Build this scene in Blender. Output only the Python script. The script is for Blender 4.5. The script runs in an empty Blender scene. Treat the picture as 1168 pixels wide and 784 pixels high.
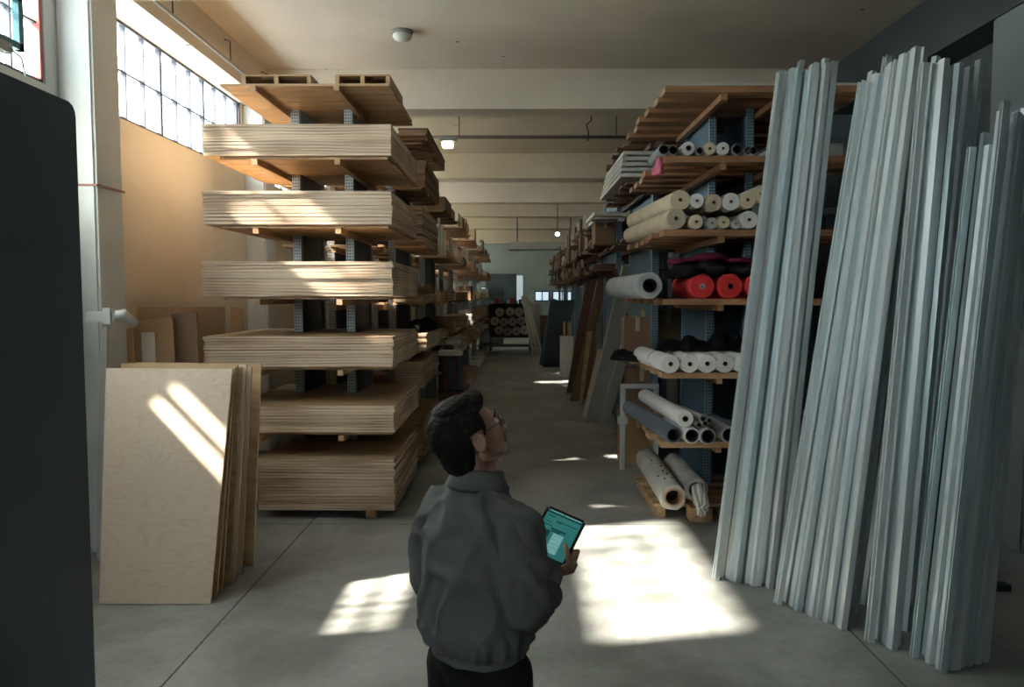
import bpy, bmesh, math, random
from mathutils import Vector, Matrix, Euler, noise
PI = math.pi
random.seed(7)
SC = bpy.context.scene
COL = SC.collection

# ---------------------------------------------------------------- camera
FPX, HC = 870.0, 2.2
cam = bpy.data.objects.new('camera', bpy.data.cameras.new('camera'))
COL.objects.link(cam)
cam.location = (0, 0, HC)
cam.rotation_euler = (PI/2 - math.atan(54/FPX), 0, math.atan(6/FPX))
cam.data.sensor_width = 36.0
cam.data.lens = 36.0*FPX/1168.0
cam.data.clip_start = 0.05
SC.camera = cam
CR = cam.rotation_euler.to_matrix()

# ---------------------------------------------------------------- world, sun, exposure
w = bpy.data.worlds.new('overcast_sky'); SC.world = w; w.use_nodes = True
wb = w.node_tree.nodes['Background']
wb.inputs[0].default_value = (0.84, 0.95, 1.0, 1)
wb.inputs[1].default_value = 11.5
SUN_SLOPE, SUN_K = 0.90, 0.22            # dz/dx and dy/dx of the sunlight
sd = Vector((1, SUN_K, -SUN_SLOPE)).normalized()
sun = bpy.data.objects.new('sun', bpy.data.lights.new('sun', 'SUN')); COL.objects.link(sun)
sun.data.energy = 40.0; sun.data.color = (1.0, 0.90, 0.78); sun.data.angle = math.radians(2.0)
sun.rotation_euler = sd.to_track_quat('-Z', 'Y').to_euler()
sun.location = (-12, 0, 12)
def area(name, loc, size, direction, energy, color, portal=False):
    l = bpy.data.lights.new(name, 'AREA'); l.shape = 'RECTANGLE'; l.size, l.size_y = size
    l.energy = energy; l.color = color
    o = bpy.data.objects.new(name, l); COL.objects.link(o); o.location = loc
    o.rotation_euler = Vector(direction).to_track_quat('-Z', 'Y').to_euler()
    if portal: l.cycles.is_portal = True
    return o
# weak cool fill lamp, added at the invented window behind the camera
area('rear_fill', (-2.4, -2.5, 3.8), (1.9, .9), (0.1, 1, -0.2), 5, (0.72, 0.90, 1.0))
SC.view_settings.view_transform = 'Standard'
SC.view_settings.look = 'None'
SC.view_settings.gamma = 1.0
SC.view_settings.use_curve_mapping = False
SC.view_settings.exposure = 0.18

# ---------------------------------------------------------------- helpers
def P(px, py, Y):
    """world point at world depth Y seen at photo pixel (px, py)"""
    d = CR @ Vector(((px-584)/FPX, -(py-392)/FPX, -1))
    return Vector((0, 0, HC)) + d*(Y/d.y)
def FL(px, py, z=0.0):
    d = CR @ Vector(((px-584)/FPX, -(py-392)/FPX, -1))
    return Vector((0, 0, HC)) + d*((z-HC)/d.z)

def mat(name, base=(.5,.5,.5), rough=.6, metal=0.0, spec=.5, noise_amt=0.0, noise_scale=8.0, c2=None, bump=0.0, bump_scale=60.0, stretch=(1,1,1), objvar=0.0, emit=0.0):
    m = bpy.data.materials.new(name); m.use_nodes = True
    nt = m.node_tree; b = nt.nodes['Principled BSDF']; N = nt.nodes.new; L = nt.links.new
    b.inputs['Roughness'].default_value = rough; b.inputs['Metallic'].default_value = metal
    b.inputs['Specular IOR Level'].default_value = spec
    b.inputs['Base Color'].default_value = (*base, 1)
    out = None
    tc = N('ShaderNodeTexCoord'); mp = N('ShaderNodeMapping'); mp.inputs['Scale'].default_value = stretch
    L(tc.outputs['Object'], mp.inputs['Vector'])
    if c2 is not None:
        n = N('ShaderNodeTexNoise'); n.inputs['Scale'].default_value = noise_scale; n.inputs['Detail'].default_value = 6
        L(mp.outputs[0], n.inputs['Vector'])
        r = N('ShaderNodeValToRGB'); r.color_ramp.elements[0].position = .35; r.color_ramp.elements[1].position = .68
        r.color_ramp.elements[0].color = (*base, 1); r.color_ramp.elements[1].color = (*c2, 1)
        L(n.outputs['Fac'], r.inputs[0]); out = r.outputs[0]
    if objvar > 0:
        oi = N('ShaderNodeObjectInfo'); hs = N('ShaderNodeHueSaturation')
        mr = N('ShaderNodeMapRange'); mr.inputs['To Min'].default_value = 1-objvar; mr.inputs['To Max'].default_value = 1+objvar
        L(oi.outputs['Random'], mr.inputs['Value']); L(mr.outputs[0], hs.inputs['Value'])
        if out: L(out, hs.inputs['Color'])
        else: hs.inputs['Color'].default_value = (*base, 1)
        out = hs.outputs[0]
    if out: L(out, b.inputs['Base Color'])
    if bump > 0:
        n2 = N('ShaderNodeTexNoise'); n2.inputs['Scale'].default_value = bump_scale; n2.inputs['Detail'].default_value = 5
        L(mp.outputs[0], n2.inputs['Vector'])
        bp = N('ShaderNodeBump'); bp.inputs['Strength'].default_value = bump; bp.inputs['Distance'].default_value = .01
        L(n2.outputs['Fac'], bp.inputs['Height']); L(bp.outputs[0], b.inputs['Normal'])
    if emit > 0:
        b.inputs['Emission Color'].default_value = (*base, 1); b.inputs['Emission Strength'].default_value = emit
    return m

def wood(name, a, b_, scale=1.6, stretch=(1, 9, 9), rough=.55, objvar=.1, knots=True):
    """wood with long wavy grain; grain runs along the axis with the smallest stretch"""
    m = mat(name, a, rough)
    nt = m.node_tree; bs = nt.nodes['Principled BSDF']; N = nt.nodes.new; L = nt.links.new
    tc = N('ShaderNodeTexCoord'); mp = N('ShaderNodeMapping'); mp.inputs['Scale'].default_value = stretch
    oi = N('ShaderNodeObjectInfo'); va = N('ShaderNodeVectorMath'); va.operation = 'SCALE'
    L(tc.outputs['Object'], mp.inputs['Vector'])
    L(oi.outputs['Location'], va.inputs[0]); va.inputs['Scale'].default_value = 3.1
    ad = N('ShaderNodeVectorMath'); ad.operation = 'ADD'; L(mp.outputs[0], ad.inputs[0]); L(va.outputs[0], ad.inputs[1])
    n = N('ShaderNodeTexNoise'); n.inputs['Scale'].default_value = scale; n.inputs['Detail'].default_value = 7; n.inputs['Distortion'].default_value = 1.2
    L(ad.outputs[0], n.inputs['Vector'])
    r = N('ShaderNodeValToRGB'); e = r.color_ramp.elements
    e[0].position = .3; e[0].color = (*b_, 1); e[1].position = .62; e[1].color = (*a, 1)
    L(n.outputs['Fac'], r.inputs[0])
    hs = N('ShaderNodeHueSaturation'); mr = N('ShaderNodeMapRange'); mr.inputs['To Min'].default_value = 1-objvar; mr.inputs['To Max'].default_value = 1+objvar*.6
    L(oi.outputs['Random'], mr.inputs['Value']); L(mr.outputs[0], hs.inputs['Value']); L(r.outputs[0], hs.inputs['Color'])
    L(hs.outputs[0], bs.inputs['Base Color'])
    return m

def birch(name, a, line, rough=.5):
    """rotary-cut birch veneer: contour-like growth lines"""
    m = mat(name, a, rough)
    nt = m.node_tree; bs = nt.nodes['Principled BSDF']; N = nt.nodes.new; L = nt.links.new
    tc = N('ShaderNodeTexCoord'); mp = N('ShaderNodeMapping'); mp.inputs['Scale'].default_value = (.9, 2.6, 1)
    L(tc.outputs['Object'], mp.inputs['Vector'])
    n = N('ShaderNodeTexNoise'); n.inputs['Scale'].default_value = 1.7; n.inputs['Detail'].default_value = 2.5; n.inputs['Distortion'].default_value = .6
    L(mp.outputs[0], n.inputs['Vector'])
    mu = N('ShaderNodeMath'); mu.operation = 'MULTIPLY'; mu.inputs[1].default_value = 13; L(n.outputs['Fac'], mu.inputs[0])
    fr = N('ShaderNodeMath'); fr.operation = 'FRACT'; L(mu.outputs[0], fr.inputs[0])
    r = N('ShaderNodeValToRGB'); e = r.color_ramp.elements
    e[0].position = 0; e[0].color = (*line, 1); e[1].position = .35; e[1].color = (*a, 1)
    L(fr.outputs[0], r.inputs[0])
    n2 = N('ShaderNodeTexNoise'); n2.inputs['Scale'].default_value = 2.5; L(mp.outputs[0], n2.inputs['Vector'])
    mx = N('ShaderNodeMix'); mx.data_type = 'RGBA'; mx.inputs[7].default_value = (*a, 1)
    L(n2.outputs['Fac'], mx.inputs[0]); L(r.outputs[0], mx.inputs[6]); L(mx.outputs[2], bs.inputs['Base Color'])
    return m

def plyedge(name, a, dark, layers=160.0, objvar=.14):
    """edge of a board: thin veneer lines across the local Z axis"""
    m = mat(name, a, .75)
    nt = m.node_tree; bs = nt.nodes['Principled BSDF']; N = nt.nodes.new; L = nt.links.new
    tc = N('ShaderNodeTexCoord'); mp = N('ShaderNodeMapping'); mp.inputs['Scale'].default_value = (1.0, 1.0, 52)
    oi = N('ShaderNodeObjectInfo'); va = N('ShaderNodeVectorMath'); va.operation = 'SCALE'; va.inputs['Scale'].default_value = 7.7
    L(tc.outputs['Object'], mp.inputs['Vector']); L(oi.outputs['Location'], va.inputs[0])
    ad = N('ShaderNodeVectorMath'); ad.operation = 'ADD'; L(mp.outputs[0], ad.inputs[0]); L(va.outputs[0], ad.inputs[1])
    n = N('ShaderNodeTexNoise'); n.inputs['Scale'].default_value = 1.3; n.inputs['Detail'].default_value = 5
    L(ad.outputs[0], n.inputs['Vector'])
    r = N('ShaderNodeValToRGB'); e = r.color_ramp.elements
    e[0].position = .38; e[0].color = (*dark, 1); e[1].position = .56; e[1].color = (*a, 1)
    L(n.outputs['Fac'], r.inputs[0])
    hs = N('ShaderNodeHueSaturation'); mr = N('ShaderNodeMapRange'); mr.inputs['To Min'].default_value = 1-objvar; mr.inputs['To Max'].default_value = 1+objvar*.5
    L(oi.outputs['Random'], mr.inputs['Value']); L(mr.outputs[0], hs.inputs['Value']); L(r.outputs[0], hs.inputs['Color'])
    L(hs.outputs[0], bs.inputs['Base Color'])
    return m

def obj(name, bm_or_me, mats, parent=None, loc=None, rot=None, smooth=False):
    if isinstance(bm_or_me, bmesh.types.BMesh):
        me = bpy.data.meshes.new(name); bmesh.ops.recalc_face_normals(bm_or_me, faces=bm_or_me.faces)
        bm_or_me.to_mesh(me); bm_or_me.free()
    else: me = bm_or_me
    if not isinstance(mats, (list, tuple)): mats = [mats]
    if len(me.materials) == 0:
        for m in mats: me.materials.append(m)
    if smooth:
        for p in me.polygons: p.use_smooth = True
    o = bpy.data.objects.new(name, me); COL.objects.link(o)
    if parent: o.parent = parent
    if loc is not None: o.location = loc
    if rot is not None: o.rotation_euler = rot
    return o
def empty(name, loc=(0,0,0), rot=(0,0,0)):
    o = bpy.data.objects.new(name, None); COL.objects.link(o); o.location = loc; o.rotation_euler = rot
    o.empty_display_size = .1
    return o
def tag(o, label, cat, group=None):
    o['label'] = label; o['category'] = cat
    if group: o['group'] = group
    return o
def struct(o): o['kind'] = 'structure'; return o
def copy_tree(o, loc=None, rot=None, parent=None):
    c = o.copy(); COL.objects.link(c)
    if parent: c.parent = parent
    for ch in list(o.children): copy_tree(ch, parent=c)
    if loc is not None: c.location = loc
    if rot is not None: c.rotation_euler = rot
    return c

def bx(bm, x0, x1, y0, y1, z0, z1, mi=0, M=None):
    vs = [bm.verts.new(Vector(c) if M is None else M @ Vector(c)) for c in
          ((x0,y0,z0),(x1,y0,z0),(x1,y1,z0),(x0,y1,z0),(x0,y0,z1),(x1,y0,z1),(x1,y1,z1),(x0,y1,z1))]
    for f in ((0,3,2,1),(4,5,6,7),(0,1,5,4),(1,2,6,5),(2,3,7,6),(3,0,4,7)):
        fc = bm.faces.new([vs[i] for i in f]); fc.material_index = mi
    return vs
def box(name, x0, x1, y0, y1, z0, z1, m, parent=None, bevel=0.0):
    """box whose origin sits at its base centre"""
    bm = bmesh.new(); cx, cy = (x0+x1)/2, (y0+y1)/2
    bx(bm, x0-cx, x1-cx, y0-cy, y1-cy, 0, z1-z0)
    if bevel > 0: bmesh.ops.bevel(bm, geom=bm.edges[:], offset=bevel, segments=2, affect='EDGES')
    return obj(name, bm, m, parent, (cx, cy, z0))
def basis(d):
    d = d.normalized(); up = Vector((0,0,1)) if abs(d.z) < .95 else Vector((0,1,0))
    s = d.cross(up).normalized(); return s, s.cross(d).normalized(), d
def tube(bm, pts, r, n=10, mi=0, cap=True):
    pts = [Vector(p) for p in pts]; rings = []
    rr = r if isinstance(r, (list, tuple)) else [r]*len(pts)
    s, u, _ = basis(pts[1]-pts[0])
    for i, p in enumerate(pts):
        d = (pts[min(i+1, len(pts)-1)]-pts[max(i-1, 0)]).normalized()
        s = (s-d*s.dot(d)).normalized(); u = d.cross(s)
        rings.append([bm.verts.new(p+(s*math.cos(2*PI*k/n)+u*math.sin(2*PI*k/n))*rr[i]) for k in range(n)])
    for a, b in zip(rings, rings[1:]):
        for k in range(n):
            f = bm.faces.new((a[k], a[(k+1)%n], b[(k+1)%n], b[k])); f.material_index = mi; f.smooth = True
    if cap:
        bm.faces.new(rings[0][::-1]).material_index = mi; bm.faces.new(rings[-1]).material_index = mi
def ell(bm, c, r, R=None, seg=24):
    M = Matrix.Translation(Vector(c)) @ (R.to_4x4() if R is not None else Matrix.Identity(4)) @ Matrix.Diagonal((*r, 1))
    bmesh.ops.create_uvsphere(bm, u_segments=seg, v_segments=seg//2, radius=1, matrix=M)
def caps(bm, p0, r0, p1, r1, n=16):
    """tapered capsule, closed"""
    p0, p1 = Vector(p0), Vector(p1); tube(bm, [p0, p1], [r0, r1], n)
    ell(bm, p0, (r0,)*3, seg=16); ell(bm, p1, (r1,)*3, seg=16)
TMP = bpy.data.scenes.new('workbench')
def remesh(name, bm, m, voxel, smooth=4, parent=None, post=None):
    """fuse overlapping closed pieces into one continuous surface"""
    me = bpy.data.meshes.new(name); bm.to_mesh(me); bm.free()
    t = bpy.data.objects.new(name, me); TMP.collection.objects.link(t)
    r = t.modifiers.new('r', 'REMESH'); r.mode = 'VOXEL'; r.voxel_size = voxel
    s = t.modifiers.new('s', 'SMOOTH'); s.factor = .5; s.iterations = smooth
    with bpy.context.temp_override(scene=TMP, view_layer=TMP.view_layers[0]):
        dg = bpy.context.evaluated_depsgraph_get(); dg.update()
    nm = bpy.data.meshes.new_from_object(t.evaluated_get(dg))
    bpy.data.objects.remove(t); bpy.data.meshes.remove(me)
    nm.name = name
    if post: post(nm)
    nm.materials.clear()
    return obj(name, nm, m, parent, smooth=True)

ORD = ['', 'second', 'third', 'fourth', 'fifth', 'sixth', 'seventh', 'eighth', 'ninth', 'tenth', 'eleventh', 'twelfth', 'thirteenth', 'fourteenth', 'fifteenth', 'sixteenth']
def from_top(i): return 'topmost' if i == 0 else ORD[i]+' from top'

# ---------------------------------------------------------------- materials
M = {}
def mk_floor():
    m = mat('floor_concrete', (.2,.2,.18), .5)
    nt = m.node_tree; b = nt.nodes['Principled BSDF']; N = nt.nodes.new; L = nt.links.new
    tc = N('ShaderNodeTexCoord')
    n = N('ShaderNodeTexNoise'); n.inputs['Scale'].default_value = .9; n.inputs['Detail'].default_value = 9; n.inputs['Roughness'].default_value = .62; n.inputs['Distortion'].default_value = .5
    L(tc.outputs['Object'], n.inputs['Vector'])
    r = N('ShaderNodeValToRGB'); e = r.color_ramp.elements
    e[0].position = .34; e[0].color = (.18,.185,.165,1); e[1].position = .66; e[1].color = (.43,.43,.41,1)
    L(n.outputs['Fac'], r.inputs[0])
    n3 = N('ShaderNodeTexNoise'); n3.inputs['Scale'].default_value = 22; n3.inputs['Detail'].default_value = 4
    L(tc.outputs['Object'], n3.inputs['Vector'])
    mx = N('ShaderNodeMix'); mx.data_type = 'RGBA'; mx.blend_type = 'OVERLAY'; mx.inputs[0].default_value = .22
    L(r.outputs[0], mx.inputs[6]); L(n3.outputs['Color'], mx.inputs[7])
    sx = N('ShaderNodeSeparateXYZ'); L(tc.outputs['Object'], sx.inputs[0])
    cur = mx.outputs[2]
    for axis, pos, wid in (('X', -2.0, .007), ('X', 2.2, .006), ('Y', 7.25, .008), ('Y', 13.4, .008)):
        wob = N('ShaderNodeMath'); wob.operation = 'MULTIPLY_ADD'; wob.inputs[1].default_value = .015; L(n3.outputs['Fac'], wob.inputs[0]); L(sx.outputs[axis], wob.inputs[2])
        cm = N('ShaderNodeMath'); cm.operation = 'COMPARE'; cm.inputs[1].default_value = pos; cm.inputs[2].default_value = wid; L(wob.outputs[0], cm.inputs[0])
        m2 = N('ShaderNodeMix'); m2.data_type = 'RGBA'; L(cm.outputs[0], m2.inputs[0]); L(cur, m2.inputs[6]); m2.inputs[7].default_value = (.06,.055,.05,1)
        cur = m2.outputs[2]
    L(cur, b.inputs['Base Color'])
    rr = N('ShaderNodeMapRange'); rr.inputs['From Min'].default_value = .3; rr.inputs['From Max'].default_value = .7
    rr.inputs['To Min'].default_value = .36; rr.inputs['To Max'].default_value = .62
    L(n.outputs['Fac'], rr.inputs['Value']); L(rr.outputs[0], b.inputs['Roughness'])
    bp = N('ShaderNodeBump'); bp.inputs['Strength'].default_value = .12; bp.inputs['Distance'].default_value = .01
    L(n3.outputs['Fac'], bp.inputs['Height']); L(bp.outputs[0], b.inputs['Normal'])
    return m
M['floor'] = mk_floor()
def concrete(name, a, b_):
    m = mat(name, a, .85, c2=b_, noise_scale=.8, bump=.25, bump_scale=18)
    nt = m.node_tree; bs = nt.nodes['Principled BSDF']; N = nt.nodes.new; L = nt.links.new
    src = bs.inputs['Base Color'].links[0].from_socket
    tc = N('ShaderNodeTexCoord'); v = N('ShaderNodeTexVoronoi'); v.inputs['Scale'].default_value = 1.3
    L(tc.outputs['Object'], v.inputs['Vector'])
    cm = N('ShaderNodeMath'); cm.operation = 'LESS_THAN'; cm.inputs[1].default_value = .035; L(v.outputs['Distance'], cm.inputs[0])
    mx = N('ShaderNodeMix'); mx.data_type = 'RGBA'; L(cm.outputs[0], mx.inputs[0]); L(src, mx.inputs[6]); mx.inputs[7].default_value = (.08,.06,.045,1)
    L(mx.outputs[2], bs.inputs['Base Color'])
    return m
M['ceiling'] = concrete('ceiling_concrete', (.62,.53,.42), (.70,.62,.50))
M['plaster'] = concrete('cream_plaster', (.68,.57,.42), (.74,.64,.49))
M['white_paint'] = concrete('painted_concrete', (.60,.61,.58), (.70,.70,.66))
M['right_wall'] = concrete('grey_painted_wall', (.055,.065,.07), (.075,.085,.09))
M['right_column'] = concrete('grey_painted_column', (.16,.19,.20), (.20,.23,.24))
M['far_wall'] = concrete('far_wall_paint', (.30,.36,.36), (.36,.42,.42))
M['ply_face'] = wood('plywood_face', (.60,.42,.24), (.42,.27,.14), 1.3, (1, 7, 7))
M['ply_edge'] = plyedge('plywood_edge', (.74,.58,.43), (.38,.25,.16))
M['ply_edge_warm'] = plyedge('plywood_edge_warm', (.60,.42,.26), (.28,.17,.09))
M['birch'] = birch('birch_veneer', (.74,.585,.45), (.60,.43,.29))
M['timber'] = wood('pine_timber', (.52,.345,.19), (.36,.21,.10), 1.5, (8, 1, 8))
M['timberx'] = wood('pine_plank', (.52,.345,.19), (.33,.195,.095), 1.5, (1, 8, 8))
M['timber_orange'] = wood('reddish_plank', (.44,.235,.115), (.28,.135,.065), 1.5, (1, 8, 8))
M['timber_dark'] = wood('dark_plank', (.20,.10,.055), (.11,.055,.03), 1.5, (1, 8, 8))
M['brown_box'] = mat('brown_fibre', (.30,.18,.10), .8, c2=(.36,.22,.13), noise_scale=3, objvar=.2)
M['cardboard'] = mat('cardboard', (.47,.30,.16), .85, c2=(.53,.35,.20), noise_scale=2.5, objvar=.15)
M['cardboard_dk'] = mat('cardboard_brown', (.26,.16,.10), .85, c2=(.30,.19,.12), noise_scale=2.5, objvar=.2)
M['grey_board'] = mat('grey_board', (.44,.43,.40), .8, c2=(.50,.49,.46), noise_scale=3, objvar=.12)
M['dark_panel'] = mat('dark_panel', (.06,.085,.10), .62, c2=(.08,.108,.125), noise_scale=1.6, bump=.15, bump_scale=9)
M['white_sheet'] = mat('white_sheet', (.66,.65,.60), .55, objvar=.08)
M['white_pack'] = mat('white_wrapping', (.74,.72,.66), .6, c2=(.66,.63,.57), noise_scale=5, objvar=.15)
M['steel_dk'] = mat('dark_steel', (.05,.055,.06), .5, .6)
M['steel_frame'] = mat('window_steel', (.10,.10,.12), .5, .3)
M['rust_red'] = mat('red_primer', (.42,.10,.085), .6)
M['teal_frame'] = mat('teal_sash_paint', (.03,.13,.15), .45)
M['black'] = mat('black_cloth', (.008,.008,.009), .95, spec=.2)
M['maroon'] = mat('maroon_cloth', (.16,.018,.045), .9, spec=.2)
M['red_cloth'] = mat('red_cloth', (.55,.035,.035), .85, spec=.25, objvar=.1)
M['pink'] = mat('pink_film', (.55,.12,.20), .5)
M['white_cloth'] = mat('white_cloth', (.76,.75,.74), .8, c2=(.68,.66,.64), noise_scale=4, objvar=.06)
M['cream_cloth'] = mat('cream_paper_roll', (.62,.53,.38), .8, c2=(.54,.45,.31), noise_scale=5, objvar=.12)
M['grey_cloth'] = mat('grey_vinyl', (.30,.31,.31), .45, c2=(.38,.39,.39), noise_scale=6, objvar=.1)
M['slate_cloth'] = mat('slate_blue_vinyl', (.10,.13,.17), .5, objvar=.1)
M['core'] = mat('cardboard_core', (.34,.22,.13), .85)
M['dark_core'] = mat('black_core', (.02,.02,.02), .8)
M['wrap'] = mat('wrapped_canvas', (.38,.37,.33), .8, c2=(.47,.46,.42), noise_scale=6, bump=.5, bump_scale=14)
M['white_metal'] = mat('white_enamel', (.60,.60,.58), .4)
M['pipe'] = mat('pipe_paint', (.16,.13,.11), .5, .3)
def perforated(name, a, hole):
    m = mat(name, a, .45, .55)
    nt = m.node_tree; bs = nt.nodes['Principled BSDF']; N = nt.nodes.new; L = nt.links.new
    tc = N('ShaderNodeTexCoord'); mp = N('ShaderNodeMapping'); mp.inputs['Scale'].default_value = (38, 0.01, 30)
    L(tc.outputs['Object'], mp.inputs['Vector'])
    v = N('ShaderNodeTexVoronoi'); v.inputs['Scale'].default_value = 1; v.inputs['Randomness'].default_value = 0
    L(mp.outputs[0], v.inputs['Vector'])
    cm = N('ShaderNodeMath'); cm.operation = 'LESS_THAN'; cm.inputs[1].default_value = .27; L(v.outputs['Distance'], cm.inputs[0])
    mx = N('ShaderNodeMix'); mx.data_type = 'RGBA'; L(cm.outputs[0], mx.inputs[0]); mx.inputs[6].default_value = (*a, 1); mx.inputs[7].default_value = (*hole, 1)
    L(mx.outputs[2], bs.inputs['Base Color'])
    return m
M['perf'] = perforated('perforated_grey_steel', (.42,.45,.46), (.05,.05,.055))
M['perf_blue'] = perforated('perforated_blue_steel', (.30,.42,.52), (.04,.055,.07))
M['panel_grey'] = mat('rack_side_panel', (.13,.15,.165), .55, .3)
M['panel_blue'] = mat('rack_blue_panel', (.10,.19,.26), .5, .3)
def galv():
    m = mat('galvanised_steel', (.55,.60,.61), .34, .55)
    nt = m.node_tree; bs = nt.nodes['Principled BSDF']; N = nt.nodes.new; L = nt.links.new
    tc = N('ShaderNodeTexCoord'); mp = N('ShaderNodeMapping'); mp.inputs['Scale'].default_value = (14, 14, .7)
    L(tc.outputs['Object'], mp.inputs['Vector'])
    n = N('ShaderNodeTexNoise'); n.inputs['Scale'].default_value = 3; n.inputs['Detail'].default_value = 6; L(mp.outputs[0], n.inputs['Vector'])
    r = N('ShaderNodeMapRange'); r.inputs['To Min'].default_value = .34; r.inputs['To Max'].default_value = .42
    L(n.outputs['Fac'], r.inputs['Value']); L(r.outputs[0], bs.inputs['Roughness'])
    oi = N('ShaderNodeObjectInfo'); cr = N('ShaderNodeValToRGB'); e = cr.color_ramp.elements
    e[0].color = (.56,.68,.71,1); e[1].color = (.82,.86,.87,1); L(oi.outputs['Random'], cr.inputs[0]); L(cr.outputs[0], bs.inputs['Base Color'])
    return m
M['galv'] = galv()
def glass():
    m = bpy.data.materials.new('window_pane_glass'); m.use_nodes = True
    nt = m.node_tree; nt.nodes.clear(); N = nt.nodes.new; L = nt.links.new
    o = N('ShaderNodeOutputMaterial'); t = N('ShaderNodeBsdfTransparent'); g = N('ShaderNodeBsdfGlossy'); x = N('ShaderNodeMixShader')
    t.inputs[0].default_value = (.95,.97,.97,1); g.inputs['Roughness'].default_value = .05; x.inputs[0].default_value = .06
    L(t.outputs[0], x.inputs[1]); L(g.outputs[0], x.inputs[2]); L(x.outputs[0], o.inputs[0])
    return m
M['glass'] = glass()
def frosted():
    m = bpy.data.materials.new('frosted_window_glass'); m.use_nodes = True
    nt = m.node_tree; nt.nodes.clear(); N = nt.nodes.new; L = nt.links.new
    o = N('ShaderNodeOutputMaterial'); t = N('ShaderNodeBsdfTranslucent'); t.inputs[0].default_value = (.85,.88,.86,1)
    L(t.outputs[0], o.inputs[0]); return m
M['frosted'] = frosted()
M['dimmed'] = frosted(); M['dimmed'].name = 'dimmed_window_glass'; M['dimmed'].node_tree.nodes['Translucent BSDF'].inputs[0].default_value = (.60,.61,.56,1)  # translucent pane toned down to dim daylight in the far aisle
M['lamp'] = mat('lit_lamp', (1.0,.86,.55), .5, emit=6.0)
M['lamp_white'] = mat('lit_far_lamp', (.95,.98,1.0), .5, emit=6.0)
M['plastic_white'] = mat('white_plastic', (.72,.70,.64), .45)
M['plastic_grey'] = mat('grey_plastic', (.3,.3,.29), .5)

# ================================================================ SETTING
XL, XR, Y0, Y1, ZC = -3.79, 4.7, -2.6, 41.0, 5.32
struct(box('floor', XL-.3, XR+.3, Y0-.2, Y1+.2, -.12, 0, M['floor']))
bpy.data.objects['floor'].data.transform(Matrix.Translation((0,0,0)))
# floor texture lives in object space: move origin to world zero so that joints land where they are
f = bpy.data.objects['floor']; f.data.transform(Matrix.Translation(f.location)); f.location = (0,0,0)
struct(box('ceiling', XL-.3, XR+.3, Y0-.2, Y1+.2, ZC, ZC+.12, M['ceiling']))
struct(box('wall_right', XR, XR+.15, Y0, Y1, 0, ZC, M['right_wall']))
struct(box('wall_far', XL-.1, XR+.1, Y1, Y1+.15, 0, ZC, M['far_wall']))
# wall behind the camera, with an opening for the added window
bm = bmesh.new()
bx(bm, XL-.1, XR+.1, Y0-.15, Y0, 0, 3.3); bx(bm, XL-.1, XR+.1, Y0-.15, Y0, 4.3, ZC)
for a, b in ((XL-.1, -3.4), (-1.4, XR+.1)): bx(bm, a, b, Y0-.15, Y0, 3.3, 4.3)
struct(obj('wall_near', bm, M['right_wall']))

# left wall: rectangles around the window openings
SILL, HEAD = 3.90, 4.84
col_y = [-1.2, 3.3, 6.6, 10.9, 17.1, 21.4, 25.1, 29.7, 34.5]
opens = [(3.75, 6.22, SILL, HEAD), (6.84, 10.62, SILL, HEAD), (11.2, 16.8, SILL, HEAD),
         (17.4, 21.1, SILL, HEAD), (21.7, 24.8, SILL, HEAD), (25.4, 29.4, SILL, HEAD), (30.0, 34.2, SILL, HEAD), (34.8, 40.5, SILL, HEAD)]
LOW = (4.25, 5.5, 2.28, 2.74)
ADDED_WIN = (3.8, 6.15, 2.95, 3.70)  # opening for an added window, hidden behind the dark board
TH = .12
def wall_piece(name, m, ya, yb):
    bm = bmesh.new()
    def seg(a, b, z0, z1):
        a, b = max(a, ya), min(b, yb)
        if b > a: bx(bm, XL-TH, XL, a, b, z0, z1)
    A, B = Y0-.15, Y1+.1
    seg(A, B, HEAD, ZC)
    ys = [A] + [v for o_ in opens for v in o_[:2]] + [B]
    for i in range(0, len(ys), 2): seg(ys[i], ys[i+1], SILL, HEAD)
    seg(A, B, ADDED_WIN[3], SILL); seg(A, ADDED_WIN[0], ADDED_WIN[2], ADDED_WIN[3]); seg(ADDED_WIN[1], B, ADDED_WIN[2], ADDED_WIN[3]); seg(A, B, LOW[3], ADDED_WIN[2])
    seg(A, LOW[0], LOW[2], LOW[3]); seg(LOW[1], B, LOW[2], LOW[3]); seg(A, B, 0, LOW[2])
    return struct(obj(name, bm, m))
wall_piece('wall_left', M['white_paint'], Y0-.15, 6.6)
wall_piece('wall_left_rear', M['plaster'], 6.6, Y1+.1)

def window(i, y0, y1, z0, z1, thick_from, bars=1, pitch=.3717, every=3, pane='glass'):
    t = struct(empty('window_%d' % i, (XL-.05, (y0+y1)/2, z0)))
    yc = (y0+y1)/2; H = z1-z0
    bm = bmesh.new(); W2 = (y1-y0)/2
    fr = .028
    bx(bm, -.03,.03, -W2, -W2+fr, 0, H); bx(bm, -.03,.03, W2-fr, W2, 0, H)
    bx(bm, -.03,.03, -W2, W2, 0, fr); bx(bm, -.03,.03, -W2, W2, H-fr, H)
    k = 0; y = thick_from
    while y > y0+.1: y -= pitch*every
    y += 0; n = 0
    while y < y1-.05:
        if y > y0+.05:
            tw = .022 if n % every == 0 else .009
            bx(bm, -.025,.025, y-yc-tw, y-yc+tw, 0, H)
        y += pitch; n += 1
    for b in range(bars):
        zz = H*(b+1)/(bars+1); bx(bm, -.02,.02, -W2, W2, zz-.009, zz+.009)
    obj('window_frame', bm, M['steel_frame'], t)
    bm = bmesh.new(); bx(bm, -.003,.003, -W2+.01, W2-.01, .01, H-.01); obj('pane', bm, M[pane], t)
    return t
w1 = window(1, 3.75, 6.22, SILL, HEAD, 5.48)
window(2, 6.84, 10.62, SILL, HEAD, 8.30)
for k, o_ in enumerate(opens[2:]): window(3+k, *o_, o_[0]+.9, pane='glass' if k == 1 else 'dimmed')
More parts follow.
